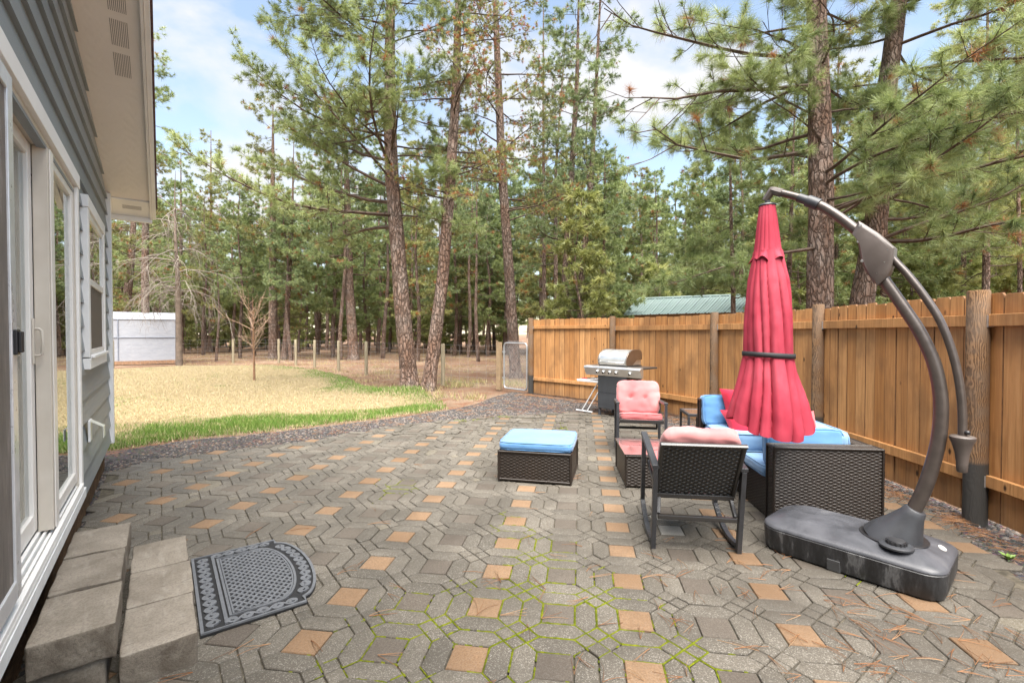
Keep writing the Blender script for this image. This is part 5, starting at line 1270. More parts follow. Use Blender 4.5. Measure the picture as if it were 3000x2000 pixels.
# head elbow and hub
h0, h1, h2 = on_plane(2291, 566) - po, on_plane(2262, 558) - po, on_plane(2242, 588) - po
mb = MB(); mb.tube([h0, h1 + (h0 - h1) * 0.15, h1, h1 + (h2 - h1) * 0.2, h2], [0.029, 0.029, 0.030, 0.028, 0.026], 8, up=tuple(UN)); mb.build('head_elbow', BROWNP, par, smooth=40, bevel=0.003)
hub = on_plane(2248, 600) - po
mb = MB(); mb.lathe([(0.016, 0.04), (0.018, 0.012), (0.052, 0.004), (0.058, -0.006), (0.054, -0.012)], 20, Matrix.Translation(hub)); mb.build('hub_cap', DARKP, par, smooth=40)
HD = hub + po
m = NT('red_parasol_cloth'); v = m.coords('Object'); n1 = m.noise(m.coords('Object', (1, 1, 0.6)), 4, 4); n2 = m.noise(v, 500, 2)
c = m.ramp(n1, [(0.3, (0.32, 0.028, 0.050)), (0.55, (0.38, 0.045, 0.072)), (0.72, (0.43, 0.074, 0.102))])
m.set(c, 0.8, 0, 0.2); m.bump(n2, 0.2, 0.002); CLOTH = m.mat
sg = HD.y / FPX
levels = [(590, 2248, 20), (612, 2248, 22), (640, 2248.5, 26), (700, 2249.5, 33), (760, 2250.5, 41), (820, 2251.5, 54), (880, 2252, 61), (950, 2252.5, 66), (1000, 2253.5, 67), (1034, 2254.5, 66), (1050, 2255, 69), (1090, 2257, 79), (1150, 2260, 97), (1200, 2263, 110), (1245, 2263, 115)]
def lev(y):
    for (a, b) in zip(levels[:-1], levels[1:]):
        if a[0] <= y <= b[0]:
            f = (y - a[0]) / (b[0] - a[0]); f2 = f; return tuple(a[i] + (b[i] - a[i]) * f2 for i in (1, 2))
    return levels[-1][1:]
FOLDS = [(184, 14, .95), (208, 12, 1.0), (228, 11, .94), (256, 20, 1.0), (290, 16, .95), (322, 20, 1.0), (351, 12, .93), (12, 14, 1.08), (44, 22, .9), (84, 24, 1), (124, 22, .9), (158, 16, 1)]
NL = len(FOLDS)
def lobes(th, tw):
    """0 in a crease, 1 on the crown of a fold"""
    b = 0; idx = 0
    for k, (c_, w_, h_) in enumerate(FOLDS):
        d = (th - R(c_) - tw + math.pi) % (2 * math.pi) - math.pi
        w = R(w_) * 1.12 * (1.12 if d > 0 else 0.9); q = h_ * max(0.0, 1 - (abs(d) / w) ** 3.0)
        if q > b: b, idx = q, k
    return b, idx
def cloth(y0, y1, hem, rscale, nv, amp0, amp1):
    mb = MB(); nu = 288
    def fn(u, v_):
        th = 2 * math.pi * u; y = y0 + (y1 - y0) * v_; cx_, r = lev(min(y, 1245))
        tw = 0.16 * math.sin(y * 0.007 + 0.5)
        b, k = lobes(th, tw); am = amp0 + (amp1 - amp0) * v_
        rr_w = noise.noise(Vector((th * 5, y * 0.012, 3.0))) * 0.035 + noise.noise(Vector((th * 2, y * 0.03, 7.0))) * 0.02
        loose = max(0.0, (y - 1040) / 175); right = max(0, math.cos(th - 0.15)) ** 8; left = max(0, math.cos(th - math.pi - 0.25)) ** 4
        rr_ = r * (1 - am * (1 - b)) * rscale * (1 + 0.05 * math.sin(k * 2.3 + y * 0.012)) * (1 + rr_w)
        rr_ *= 1 - 0.10 * loose * max(0, -math.sin(th)) + 0.08 * loose * right
        yy = y
        if hem: 
            fr_ = max(0, -math.sin(th)); hv = 58 * fr_ ** 0.75 * (0.94 + 0.08 * b) + 5 * math.sin(k * 1.9) + 34 * max(0, math.sin(th)) - 6 * right
            yy += hv * max(0.0, v_ - 0.55) / 0.45
        z = EYE + (HORIZON - yy) * sg + (HD.z - (EYE + (HORIZON - 600) * sg))
        return Vector(((cx_ - 2248) * sg, 0, z)) + Vector((rr_ * sg * math.cos(th), rr_ * sg * math.sin(th), 0)) + Vector((HD.x, HD.y, 0)) - po
    mb.grid(fn, nu, nv, closed_u=True); return mb
mb = cloth(735, 1214, True, 1.0, 90, 0.12, 0.36); mb.build('canopy', CLOTH, par, smooth=80)
mb = MB(); nu = 160
def vent(u, v_):
    th = 2 * math.pi * u; y = 604 + 140 * v_; cx_, r = lev(y); b, k = lobes(th, 0.1)
    ruf = max(0, v_ - 0.80) / 0.20
    r2 = r * (1 - 0.14 * (1 - b)) * 1.02 + ruf * ruf * (5 + 6 * math.sin(th * 5 + 1) + 4 * math.sin(th * 8))
    yy = y + 16 * v_ + ruf * (6 * math.sin(th * 3 + 0.6) + 6 * math.sin(th * 7 + 2))
    z = EYE + (HORIZON - yy) * sg + (HD.z - (EYE + (HORIZON - 600) * sg))
    return Vector(((cx_ - 2248) * sg + r2 * sg * math.cos(th), r2 * sg * math.sin(th), z)) + Vector((HD.x, HD.y, 0)) - po
mb.grid(vent, nu, 36, closed_u=True); mb.build('vent_flap', CLOTH, par, smooth=80)
mb = MB(); nu = 60
def strap(u, v_):
    th = 2 * math.pi * u; b, k = lobes(th, 0.16 * math.sin(1034 * 0.007 + 0.5)); y = 1026 + 14 * v_ + 8 * (math.cos(th) * 0.5 + 0.5); r = 68.5 * (1 - 0.05 * (1 - b))
    z = EYE + (HORIZON - y) * sg + (HD.z - (EYE + (HORIZON - 600) * sg)); return Vector(((2254.5 - 2248) * sg + r * sg * math.cos(th), r * sg * math.sin(th), z)) + Vector((HD.x, HD.y, 0)) - po
mb.grid(strap, nu, 3, closed_u=True); so_ = mb.build('tie_strap', plain('strap_black', (0.02, 0.02, 0.022), 0.7), par, smooth=60); sm = so_.modifiers.new('thick', 'SOLIDIFY'); sm.thickness = 0.004
# ------------------------------------------------------------------ trees
m = NT('pine_bark'); v = m.coords('Object', (1, 1, 0.33))
nd = m.node('ShaderNodeTexNoise'); nd.inputs['Scale'].default_value = 9; nd.inputs['Detail'].default_value = 4; m.link(v, nd.inputs['Vector'])
vm = m.node('ShaderNodeVectorMath', operation='MULTIPLY_ADD'); vm.inputs[1].default_value = (0.16, 0.16, 0.16); m.link(nd.outputs['Color'], vm.inputs[0]); m.link(v, vm.inputs[2])
vo = m.voronoi(vm.outputs[0], 15, 'DISTANCE_TO_EDGE'); n1 = m.noise(v, 10, 6, 0.65, 0.6); n2 = m.noise(m.coords('Object'), 1.3, 4); rn = m.rand()
c = m.ramp(n1, [(0.32, (0.125, 0.088, 0.068)), (0.5, (0.27, 0.205, 0.168)), (0.68, (0.39, 0.32, 0.275))])
c = m.mix(m.ramp(n2, [(0.42, 0.55), (0.62, 0.0)]), c, (0.23, 0.12, 0.075)); c = m.mix(m.ramp(vo, [(0.0, 0.75), (0.13, 0.0)]), c, (0.045, 0.032, 0.026))
c = m.mix(m.ramp(rn, [(0.3, 0.0), (1.0, 0.3)]), c, (0.11, 0.085, 0.07))
m.set(c, 0.92, 0, 0.1); m.bump(m.math('ADD', m.math('MULTIPLY', m.ramp(vo, [(0.0, 0.0), (0.2, 1.0)]), 0.8), n1), 0.9, 0.05); BARK = m.mat
m = NT('limb_bark'); n1 = m.noise(m.coords('Object'), 8, 3); m.set(m.ramp(n1, [(0.3, (0.055, 0.04, 0.032)), (0.7, (0.13, 0.095, 0.075))]), 0.9, 0, 0.1); TWIG = m.mat
def needles(name, cols, rust=(0.30, 0.135, 0.055)):
    m = NT(name); m.n.remove(m.b); t = m.attr(); out = m.n['Material Output']
    c = m.ramp(t, [(0.0, cols[0]), (0.45, cols[1]), (0.86, cols[2]), (0.90, cols[2]), (0.905, rust), (1.0, tuple(min(1, x * 1.35) for x in rust))])
    df = m.node('ShaderNodeBsdfDiffuse'); tl = m.node('ShaderNodeBsdfTranslucent'); gl = m.node('ShaderNodeBsdfGlossy'); gl.inputs['Roughness'].default_value = 0.45; gl.inputs[0].default_value = (0.6, 0.65, 0.6, 1)
    m.link(c, df.inputs[0]); m.link(c, tl.inputs[0]); a = m.node('ShaderNodeMixShader'); a.inputs[0].default_value = 0.45; b = m.node('ShaderNodeMixShader'); b.inputs[0].default_value = 0.06
    m.link(df.outputs[0], a.inputs[1]); m.link(tl.outputs[0], a.inputs[2]); m.link(a.outputs[0], b.inputs[1]); m.link(gl.outputs[0], b.inputs[2]); m.link(b.outputs[0], out.inputs[0]); return m.mat
NEEDLE = needles('pine_needles', ((0.105, 0.145, 0.050), (0.245, 0.30, 0.105), (0.42, 0.47, 0.20)))
NEEDLEO = needles('olive_needles', ((0.12, 0.13, 0.042), (0.265, 0.27, 0.092), (0.44, 0.43, 0.155)), (0.34, 0.13, 0.05))
NEEDLEY = needles('young_needles', ((0.16, 0.185, 0.05), (0.33, 0.35, 0.11), (0.50, 0.50, 0.20)), (0.32, 0.18, 0.07))
NEEDLED = needles('bluish_needles', ((0.11, 0.15, 0.06), (0.235, 0.295, 0.125), (0.39, 0.445, 0.205)))  # cooler, bluish green kind of needle

def tubes_np(P0, P1, R0, R1, n=4):
    d = P1 - P0; d /= np.linalg.norm(d, axis=1, keepdims=True) + 1e-9
    ref = np.where(np.abs(d[:, 2:3]) < 0.9, np.array([[0, 0, 1.0]]), np.array([[1.0, 0, 0]]))
    a = np.cross(d, ref); a /= np.linalg.norm(a, axis=1, keepdims=True) + 1e-9; b = np.cross(d, a)
    an = 2 * np.pi * np.arange(n) / n; ring = a[:, None] * np.cos(an)[None, :, None] + b[:, None] * np.sin(an)[None, :, None]
    V = np.concatenate([P0[:, None] + ring * R0[:, None, None], P1[:, None] + ring * R1[:, None, None]], 1)
    k = np.arange(n); k2 = (k + 1) % n; q = np.stack([k, k2, n + k2, n + k], 1)
    F = (q[None] + (np.arange(len(P0)) * 2 * n)[:, None, None]).reshape(-1, 4); return V.reshape(-1, 3), F
def needles_np(rng, pos, axis, size, tint, K, width):
    T = len(pos); N = T * K
    ax = np.repeat(axis, K, 0); ref = np.where(np.abs(ax[:, 2:3]) < 0.9, np.array([[0, 0, 1.0]]), np.array([[1.0, 0, 0]]))
    u = np.cross(ax, ref); u /= np.linalg.norm(u, axis=1, keepdims=True); w = np.cross(ax, u)
    th = np.radians(rng.uniform(8, 98, N)); ph = rng.uniform(0, 2 * np.pi, N)
    d = ax * np.cos(th)[:, None] + (u * np.cos(ph)[:, None] + w * np.sin(ph)[:, None]) * np.sin(th)[:, None]
    ln = np.repeat(size, K) * rng.uniform(0.7, 1.08, N); base = np.repeat(pos, K, 0) - ax * (rng.uniform(0, 0.55, N) * np.repeat(size, K))[:, None]
    d[:, 2] -= 0.10; sd = np.cross(d, rng.normal(size=(N, 3))); sd /= np.linalg.norm(sd, axis=1, keepdims=True) + 1e-9; sd *= (width * 0.5 * rng.uniform(0.8, 1.3, N))[:, None]
    V = np.stack([base - sd, base + sd, base + d * ln[:, None]], 1).reshape(-1, 3)
    tn = np.repeat(tint, K); tn = np.where(tn > 0.9, tn, np.clip(tn + rng.normal(0, 0.09, N), 0, 0.895))
    return V, np.arange(3 * N).reshape(-1, 3), tn

class Crown:
    def __init__(s, seed):
        s.rng = np.random.default_rng(seed); s.seg = []; s.tuft = []
    def limb(s, p, az, L, pitch, up, r, ntw, twl, dens=1.0, rust=0.03, tone=0.45, tsize=0.18, bare=0.3, side_w=1.0, sub=2):
        rng = s.rng; n = 7; p = np.array(p, float); d = np.array([math.cos(az) * math.cos(pitch), math.sin(az) * math.cos(pitch), math.sin(pitch)])
        pts, dirs = [p], [d]; hz = np.array([-math.sin(az), math.cos(az), 0.0]); wander = rng.normal(0, 0.28)
        for i in range(n):
            f = (i + 1) / n; d = d + np.array([0, 0, up * (f - 0.25) * 0.55]) + hz * wander * 0.4 + rng.normal(0, 0.085, 3); d /= np.linalg.norm(d); p = p + d * L / n; pts.append(p); dirs.append(d)
        for i in range(n): s.seg.append((pts[i], pts[i + 1], r * (1 - 0.86 * i / n), r * (1 - 0.86 * (i + 1) / n)))
        lt = tone + rng.normal(0, 0.10)
        for k in range(ntw):
            t = bare + (1 - bare) * ((k + rng.random()) / ntw); i = min(n - 1, int(t * n)); f = t * n - i; q = pts[i] * (1 - f) + pts[i + 1] * f
            sgn = 1 if k % 2 else -1; a = math.radians(rng.uniform(28, 68)) * sgn; dd = dirs[i + 1]; sdv = np.cross(dd, [0, 0, 1.0]); sdv /= np.linalg.norm(sdv) + 1e-9
            e = dd * math.cos(a) + sdv * math.sin(a) * side_w + np.array([0, 0, rng.uniform(-0.30, 0.35)]); e /= np.linalg.norm(e)
            l = twl * rng.uniform(0.5, 1.15) * (1.1 - 0.5 * t); s.twig(q, e, l, max(0.0035, r * 0.28 * (1 - t * 0.6)), dens, rust, lt, tsize, sub)
        s.twig(pts[-1], dirs[-1], twl * 0.35, max(0.003, r * 0.15), dens, rust, lt, tsize, 1)
    def twig(s, q, e, l, r, dens, rust, tone, tsize, sub):
        rng = s.rng; m1 = q + e * l * 0.5 + rng.normal(0, 0.03, 3) * l; e2 = e + np.array([0, 0, rng.uniform(0.0, 0.55)]); e2 /= np.linalg.norm(e2); m2 = m1 + e2 * l * 0.5
        s.seg.append((q, m1, r, r * 0.7)); s.seg.append((m1, m2, r * 0.7, r * 0.4))
        def tuft(p, a): 
            if rng.random() < dens:
                ru = rng.random() < rust; s.tuft.append((p, a, tsize * rng.uniform(0.55, 1.18), rng.uniform(0.91, 1.0) if ru else min(0.89, max(0, tone + rng.normal(0, 0.19)))))
        tuft(m2, e2)
        if sub > 1:
            for j in range(sub):
                f = rng.uniform(0.25, 0.95); b = q + (m1 - q) * f * 2 if f < 0.5 else m1 + (m2 - m1) * (f - 0.5) * 2
                g = e + rng.normal(0, 0.6, 3) + np.array([0, 0, 0.25]); g /= np.linalg.norm(g); ll = l * rng.uniform(0.18, 0.45); s.seg.append((b, b + g * ll, r * 0.5, r * 0.35)); tuft(b + g * ll, g)
    def meshes(s, K, width, nm='crown'):
        P0 = np.array([x[0] for x in s.seg]); P1 = np.array([x[1] for x in s.seg]); R0 = np.array([x[2] for x in s.seg]); R1 = np.array([x[3] for x in s.seg])
        V, F_ = tubes_np(P0, P1, R0, R1, 4)
        T = s.tuft; NV, NF, tn = needles_np(s.rng, np.array([t[0] for t in T]), np.array([t[1] for t in T]), np.array([t[2] for t in T]), np.array([t[3] for t in T]), K, width)
        return (V, F_), (NV, NF, tn)
def trunk_mesh(pts, rs, seed, n=18, per=8, rough=0.05, flare=True):
    P = []; 
    for i in range(len(pts) - 1):
        for k in range(per): P.append((Vector(pts[i]).lerp(Vector(pts[i + 1]), k / per), rs[i] + (rs[i + 1] - rs[i]) * k / per))
    P.append((Vector(pts[-1]), rs[-1])); vs = []
    for i, (p, r) in enumerate(P):
        for k in range(n):
            a = 2 * math.pi * k / n; q = Vector((math.cos(a), math.sin(a), 0)); h = noise.noise(Vector((q.x * 2.2 + seed, q.y * 2.2, p.z * 1.1))) + 0.6 * noise.noise(Vector((q.x * 6 + seed, q.y * 6, p.z * 3)))
            fl = 1 + (0.32 * math.exp(-max(0, p.z) / 0.16) * (1 + 0.6 * math.sin(3 * a + seed)) if flare else 0); vs.append(p + q * r * fl * (1 + rough * h))
    F_ = [(i*n+k, i*n+(k+1) % n, (i+1)*n+(k+1) % n, (i+1)*n+k) for i in range(len(P) - 1) for k in range(n)]
    return np.array([tuple(v) for v in vs]), np.array(F_)
def place_tree(name, label, base, trunk, limbs, crown, nmat, group=None, scale=None, rz=0, tag_cat='tree'):
    t = thing(name, label, tag_cat, base, rz, group)
    np_mesh('trunk', trunk[0], trunk[1], [BARK], parent=t, smooth=True)
    if limbs is not None: np_mesh('limbs', limbs[0], limbs[1], [TWIG], parent=t)
    if crown is not None: np_mesh('crown', crown[0], crown[1], [nmat], tint=crown[2], parent=t)
    return t
def hero(label, d, xb, path, wpx, ztop, spec, nmat=NEEDLE, seed=1, K=40, nw=0.007, n=22, rough=0.06, group=None):
    base = Vector(((xb - 1500) / FPX * d, d / math.cos(0), 0)); r0 = wpx / 2 * d / FPX
    W = [Vector((0, 0, -0.1)), Vector((0, 0, 0.02))] + [at_d(px, py, d) - base for px, py in path]
    k = (W[-1] - W[-2]).normalized(); zt = ztop; last = W[-1]
    while last.z < zt - 0.4: last = last + k * min(2.0, (zt - last.z) / max(0.2, k.z)); k = (k + Vector((0, 0, 0.15))).normalized(); W.append(last)
    zs = [w.z for w in W]; rs = [max(0.02, r0 * (1 - 0.55 * (max(z, 0) / zt) - 0.43 * (max(z, 0) / zt) ** 3)) for z in zs]
    tr = trunk_mesh(W, rs, seed, n, 6, rough); cr = Crown(seed)
    def at_z(z):
        for i in range(len(W) - 1):
            if W[i].z <= z <= W[i + 1].z: f = (z - W[i].z) / max(1e-6, W[i + 1].z - W[i].z); return W[i].lerp(W[i + 1], f), rs[i] + (rs[i + 1] - rs[i]) * f
        return W[-1], rs[-1]
    for sp in spec:
        for i in range(sp['n']):
            f = (i + cr.rng.random()) / sp['n']; z = sp['z0'] + (sp['z1'] - sp['z0']) * f; p, r = at_z(z)
            az = cr.rng.uniform(*sp.get('az', (0, 2 * math.pi))); Lg = (sp['l0'] + (sp['l1'] - sp['l0']) * f) * cr.rng.uniform(0.65, 1.15)
            cr.limb(tuple(p), az, Lg, R(cr.rng.uniform(*sp.get('pitch', (-12, 22)))), cr.rng.uniform(*sp.get('up', (-0.05, 0.45))), min(r * 0.28, 0.0095 * Lg + 0.006), int(sp.get('tw', 5) * 1.5 * Lg), sp.get('twl', 0.7), sp.get('dens', 0.95), sp.get('rust', 0.02), sp.get('tone', 0.45), sp.get('ts', 0.18), sp.get('bare', 0.25), 1.0, sp.get('sub', 4))
    for (pxs, dd) in [s_ for sp in spec for s_ in sp.get('custom', [])]:
        Pw = [np.array(at_d(px, py, q) - base) for (px, py), q in zip(pxs, np.linspace(d, dd, len(pxs)))]
        n_ = len(Pw) - 1
        for i in range(n_):
            cr.seg.append((Pw[i], Pw[i + 1], 0.042 * (1 - 0.8 * i / n_), 0.042 * (1 - 0.8 * (i + 1) / n_))); e0 = Pw[i + 1] - Pw[i]; e0 /= np.linalg.norm(e0); ll = np.linalg.norm(Pw[i + 1] - Pw[i])
            for q in range(int(4 * ll) + 1):
                e = e0 + cr.rng.normal(0, 0.55, 3); e /= np.linalg.norm(e); cr.twig(Pw[i] + (Pw[i + 1] - Pw[i]) * cr.rng.random(), e, cr.rng.uniform(0.35, 1.0), 0.009, 0.9, 0.05, 0.5, 0.19, 2)
    lm, cn = cr.meshes(K, nw)
    return place_tree('pine_tree', label, base, tr, lm, cn, nmat, group)
LEFT, RIGHT = (math.pi * 0.62, math.pi * 1.38), (-math.pi * 0.38, math.pi * 0.38)
FRONT = (math.pi * 1.05, math.pi * 1.95)
hero('tall pine with scaly grey trunk, left one of the leaning pair at the lawn corner', 12.4, 1200, [(1190, 1020), (1179, 912), (1166, 734), (1150, 540), (1144, 400), (1142, 178), (1144, 0)], 50, 15,
     [dict(z0=4.2, z1=13.5, n=34, l0=4.6, l1=2.2, az=LEFT, tw=5, twl=0.85, tone=0.52, pitch=(-12, 26), up=(0.0, 0.6)), dict(z0=4.6, z1=13, n=16, l0=2.4, l1=1.6, az=RIGHT, tw=5, tone=0.5, dens=0.85), dict(z0=4.0, z1=12, n=14, l0=2.6, l1=2, az=FRONT, tw=5, tone=0.55)], NEEDLE, 3, 42, 0.0085)
hero('slender reddish pine leaning right, right one of the pair at the lawn corner', 12.15, 1255, [(1273, 1002), (1296, 823), (1305, 711), (1322, 491), (1336, 268), (1342, 45)], 40, 14,
     [dict(z0=4.6, z1=12, n=34, l0=2.1, l1=1.4, tw=7, twl=0.5, tone=0.55, rust=0.22, ts=0.09, dens=0.9)], NEEDLEO, 5, 24, 0.010)
hero('dark pine trunk standing right behind the chain link gate', 15.5, 1511, [(1503, 1000), (1496, 868), (1487, 734), (1470, 491), (1463, 312), (1456, 134)], 33, 17,
     [dict(z0=5.0, z1=15, n=40, l0=3.0, l1=1.6, tw=6, twl=0.6, tone=0.38, rust=0.16, ts=0.10, dens=0.95)], NEEDLEO, 8, 24, 0.011)
hero('big straight ponderosa trunk behind the red parasol and board fence', 8.2, 2402, [(2402, 900), (2402, 768), (2406, 580), (2400, 300), (2392, 22)], 74, 14,
     [dict(z0=2.9, z1=11, n=34, l0=3.1, l1=2.4, az=(math.pi * 0.55, math.pi * 1.75), tw=3.2, twl=0.75, tone=0.5, dens=0.8, ts=0.235, pitch=(-14, 24), up=(-0.1, 0.35), bare=0.32), dict(z0=2.8, z1=11, n=14, l0=2.2, l1=2, az=(-0.4, 1.4), tw=3.6, tone=0.45, dens=0.8, ts=0.23),
      dict(z0=3, z1=4, n=0, l0=1, l1=1, custom=[([(2392, 170), (2330, 168), (2200, 160), (2100, 140), (2000, 115), (1920, 95), (1850, 75), (1770, 25)], 6.8), ([(2385, 250), (2250, 262), (2100, 268), (1980, 290), (1880, 285)], 7.0), ([(2390, 440), (2300, 455), (2200, 470), (2100, 450), (1985, 425), (1910, 370)], 6.6)])], NEEDLE, 11, 84, 0.0058, 40, 0.075)
hero('big ponderosa trunk leaning right behind the parasol arm', 9.2, 2505, [(2528, 857), (2564, 678), (2577, 500), (2591, 312), (2622, 89)], 66, 14,
     [dict(z0=3.0, z1=12, n=36, l0=3.6, l1=2.6, az=(-math.pi * 0.75, math.pi * 0.45), tw=3.4, twl=0.8, tone=0.42, dens=0.8, ts=0.235, rust=0.08, pitch=(-16, 20), up=(-0.1, 0.35)), dict(z0=3.2, z1=12, n=10, l0=2.2, l1=2, az=LEFT, tw=3.6, tone=0.45, dens=0.8, ts=0.23)], NEEDLE, 14, 78, 0.0062, 40, 0.075)
hero('pine with pale brown trunk inside the pasture behind the wire fence', 26, 1036, [(1030, 950), (1023, 845), (1018, 600), (1012, 400)], 30, 15,
     [dict(z0=4.5, z1=14.5, n=40, l0=3.6, l1=1.6, tw=4.5, twl=0.8, tone=0.40, ts=0.2, rust=0.06)], NEEDLE, 17, 26, 0.017)
hero('straight grey brown pine trunk behind the fruit sapling', 26.7, 800, [(800, 900), (799, 700), (799, 540), (800, 300)], 26, 14.5,
     [dict(z0=5.5, z1=14, n=34, l0=2.6, l1=1.2, tw=4.5, twl=0.7, tone=0.42, ts=0.2, dens=0.8, rust=0.06)], NEEDLEO, 19, 24, 0.017)
hero('thin leaning pine trunk just right of the straight grey brown one', 26, 832, [(842, 900), (850, 780), (856, 640), (860, 450)], 15, 12,
     [dict(z0=5, z1=12, n=22, l0=1.8, l1=1, tw=5, tone=0.42, ts=0.2)], NEEDLE, 23, 20, 0.017)
for k, (lab, d, xb, pa, w, zt, cmat) in enumerate([
    ('slim straight pine trunk above the left end of the board fence', 21, 1597, [(1594, 800), (1592, 400), (1592, 0)], 13, 16.5, NEEDLEO),
    ('slim dark pine second from the left above the board fence', 21, 1634, [(1628, 800), (1628, 500), (1650, 200)], 14, 15, NEEDLED),
    ('bluish pine trunk leaning slightly above the barbecue', 16.5, 1652, [(1657, 800), (1675, 500), (1690, 250), (1694, 60)], 25, 14.5, NEEDLED),
    ('reddish pine trunk leaning right above the barbecue and shed', 16, 1698, [(1704, 800), (1728, 600), (1744, 300), (1757, 30)], 21, 14.5, NEEDLED)]):
    hero(lab, d, xb, pa, w, zt, [dict(z0=4.5, z1=zt - 0.6, n=30, l0=2.3, l1=1.1, tw=5, twl=0.55, tone=0.38, ts=0.17, dens=0.85, rust=0.03)], cmat, 31 + k, 24, 0.013)
hero('young pine with thin trunk in front of the green shed roof', 12.2, 2150, [(2148, 850), (2143, 700), (2140, 520)], 16, 7.4,
     [dict(z0=2.2, z1=7.2, n=34, l0=1.9, l1=0.6, tw=6, twl=0.6, tone=0.5, ts=0.17, pitch=(-18, 14))], NEEDLE, 41, 36, 0.009)
hero('pine with thin dark trunk right of the leaning ponderosa', 13, 2886, [(2889, 800), (2890, 650), (2892, 300)], 20, 12,
     [dict(z0=2.8, z1=11, n=36, l0=2.6, l1=1.2, tw=5, twl=0.6, tone=0.5, ts=0.18)], NEEDLEY, 43, 34, 0.009)
hero('grey pine trunk over the fence left of the tallest fence post', 16, 2825, [(2823, 800), (2822, 600), (2820, 300)], 15, 12,
     [dict(z0=4, z1=11, n=26, l0=2.2, l1=1, tw=5, tone=0.5, ts=0.18)], NEEDLEY, 47, 28, 0.011)
hero('pale thin trunk at the right edge above the fence', 12, 2990, [(2988, 800), (2984, 600), (2980, 300)], 12, 11,
     [dict(z0=3, z1=10, n=24, l0=2.3, l1=1, tw=5, tone=0.42, ts=0.18)], NEEDLE, 53, 30, 0.010)
hero('pine with reddish trunk behind the white greenhouse', 27, 366, [(370, 900), (385, 760), (392, 640)], 24, 12.5,
     [dict(z0=2.4, z1=12, n=46, l0=3.0, l1=1.2, tw=4.5, twl=0.8, tone=0.42, ts=0.21, rust=0.16)], NEEDLEO, 59, 24, 0.018)
hero('tall pine rising behind the roof edge of the house', 23, 425, [(425, 800), (428, 500)], 22, 16.6,
     [dict(z0=4, z1=16.2, n=60, l0=2.3, l1=0.7, tw=4, twl=0.65, tone=0.5, ts=0.22, dens=0.75, up=(-0.1, 0.7))], NEEDLE, 67, 22, 0.017)
hero('slender pine left of the spire topped one against the sky', 33, 530, [(530, 800), (530, 500)], 14, 14.0,
     [dict(z0=3.2, z1=13.8, n=50, l0=2.2, l1=0.4, tw=4, twl=0.6, tone=0.5, ts=0.24, dens=0.8)], NEEDLE, 71, 22, 0.022)
hero('narrow spire topped pine against the sky left of the lawn pair', 37, 618, [(618, 800), (618, 500)], 15, 17.2,
     [dict(z0=3.2, z1=17, n=64, l0=2.7, l1=0.4, tw=4, twl=0.6, tone=0.5, ts=0.24, dens=0.8)], NEEDLEO, 61, 22, 0.024)

# forest beyond the fences: a few kinds, copied tree by tree
def kind(seed, h, z0, l0, l1, n, nmat, tone, ts, rust, twl=0.75, tw=4.2, dens=0.95, K=24, nw=0.026, rb=0.15, up=(-0.05, 0.4), pitch=(-14, 20)):
    W = [Vector((0, 0, -0.2))] + [Vector((0.10 * math.sin(i * 1.3 + seed), 0.10 * math.cos(i + seed), h * i / 8)) for i in range(9)]
    tr = trunk_mesh(W, [rb * (1.05 - 0.95 * max(0, w.z) / h) for w in W], seed, 8, 2, 0.05, False); cr = Crown(seed)
    for i in range(n):
        f = (i + cr.rng.random()) / n; z = z0 + (h - z0) * f; Lg = (l0 + (l1 - l0) * f ** 1.2) * cr.rng.uniform(0.55, 1.15); p = W[1].lerp(W[-1], z / h)
        cr.limb(tuple(p), cr.rng.uniform(0, 6.283), Lg, R(cr.rng.uniform(*pitch)), cr.rng.uniform(*up), min(0.03, 0.009 * Lg + 0.006), max(3, int(tw * 1.35 * Lg)), twl, dens, rust, tone, ts, 0.18, 1.0, 3)
    if z0 > 2.5:
        for i in range(16):                                    # dead lower limbs
            z = cr.rng.uniform(1.2, z0); a = cr.rng.uniform(0, 6.28); Lg = cr.rng.uniform(0.5, 1.6); p = np.array(W[1].lerp(W[-1], z / h)); e = p + np.array([math.cos(a) * Lg, math.sin(a) * Lg, cr.rng.uniform(-0.3, 0.1)]); cr.seg.append((p, e, 0.014, 0.006))
    lm, cn = cr.meshes(K, nw); return tr, lm, cn, nmat, h
KINDS = [kind(101, 14, 4.2, 2.3, 0.6, 58, NEEDLE, 0.45, 0.27, 0.03), kind(102, 13, 5.0, 2.0, 0.5, 50, NEEDLED, 0.5, 0.27, 0.02), kind(103, 15, 3.0, 2.2, 0.5, 62, NEEDLEO, 0.45, 0.26, 0.07), kind(104, 12, 2.0, 2.3, 0.4, 62, NEEDLE, 0.5, 0.26, 0.02),
         kind(105, 5.5, 0.35, 1.5, 0.25, 60, NEEDLEY, 0.5, 0.22, 0.01, 0.5, 5, rb=0.07), kind(106, 4.0, 0.25, 1.2, 0.2, 50, NEEDLEY, 0.45, 0.2, 0.02, 0.45, 5.5, rb=0.05), kind(107, 13, 6.5, 1.6, 0.6, 30, NEEDLED, 0.35, 0.22, 0.04, rb=0.12)]
LABELS = ['background pine of the woods with green crown and bare lower trunk', 'background pine of the woods with dark bluish green crown', 'background pine of the woods with olive rust flecked crown', 'background pine of the woods with green branches low down', 'bushy light green young pine in the understory', 'small yellowish green young pine in the understory', 'background pine of the woods with long bare trunk and high crown']
GROUPS = ['pines of the woods beyond the fences'] * 4 + ['young pines of the understory'] * 2 + ['pines of the woods beyond the fences']
protos = {}
rf = random.Random(77)
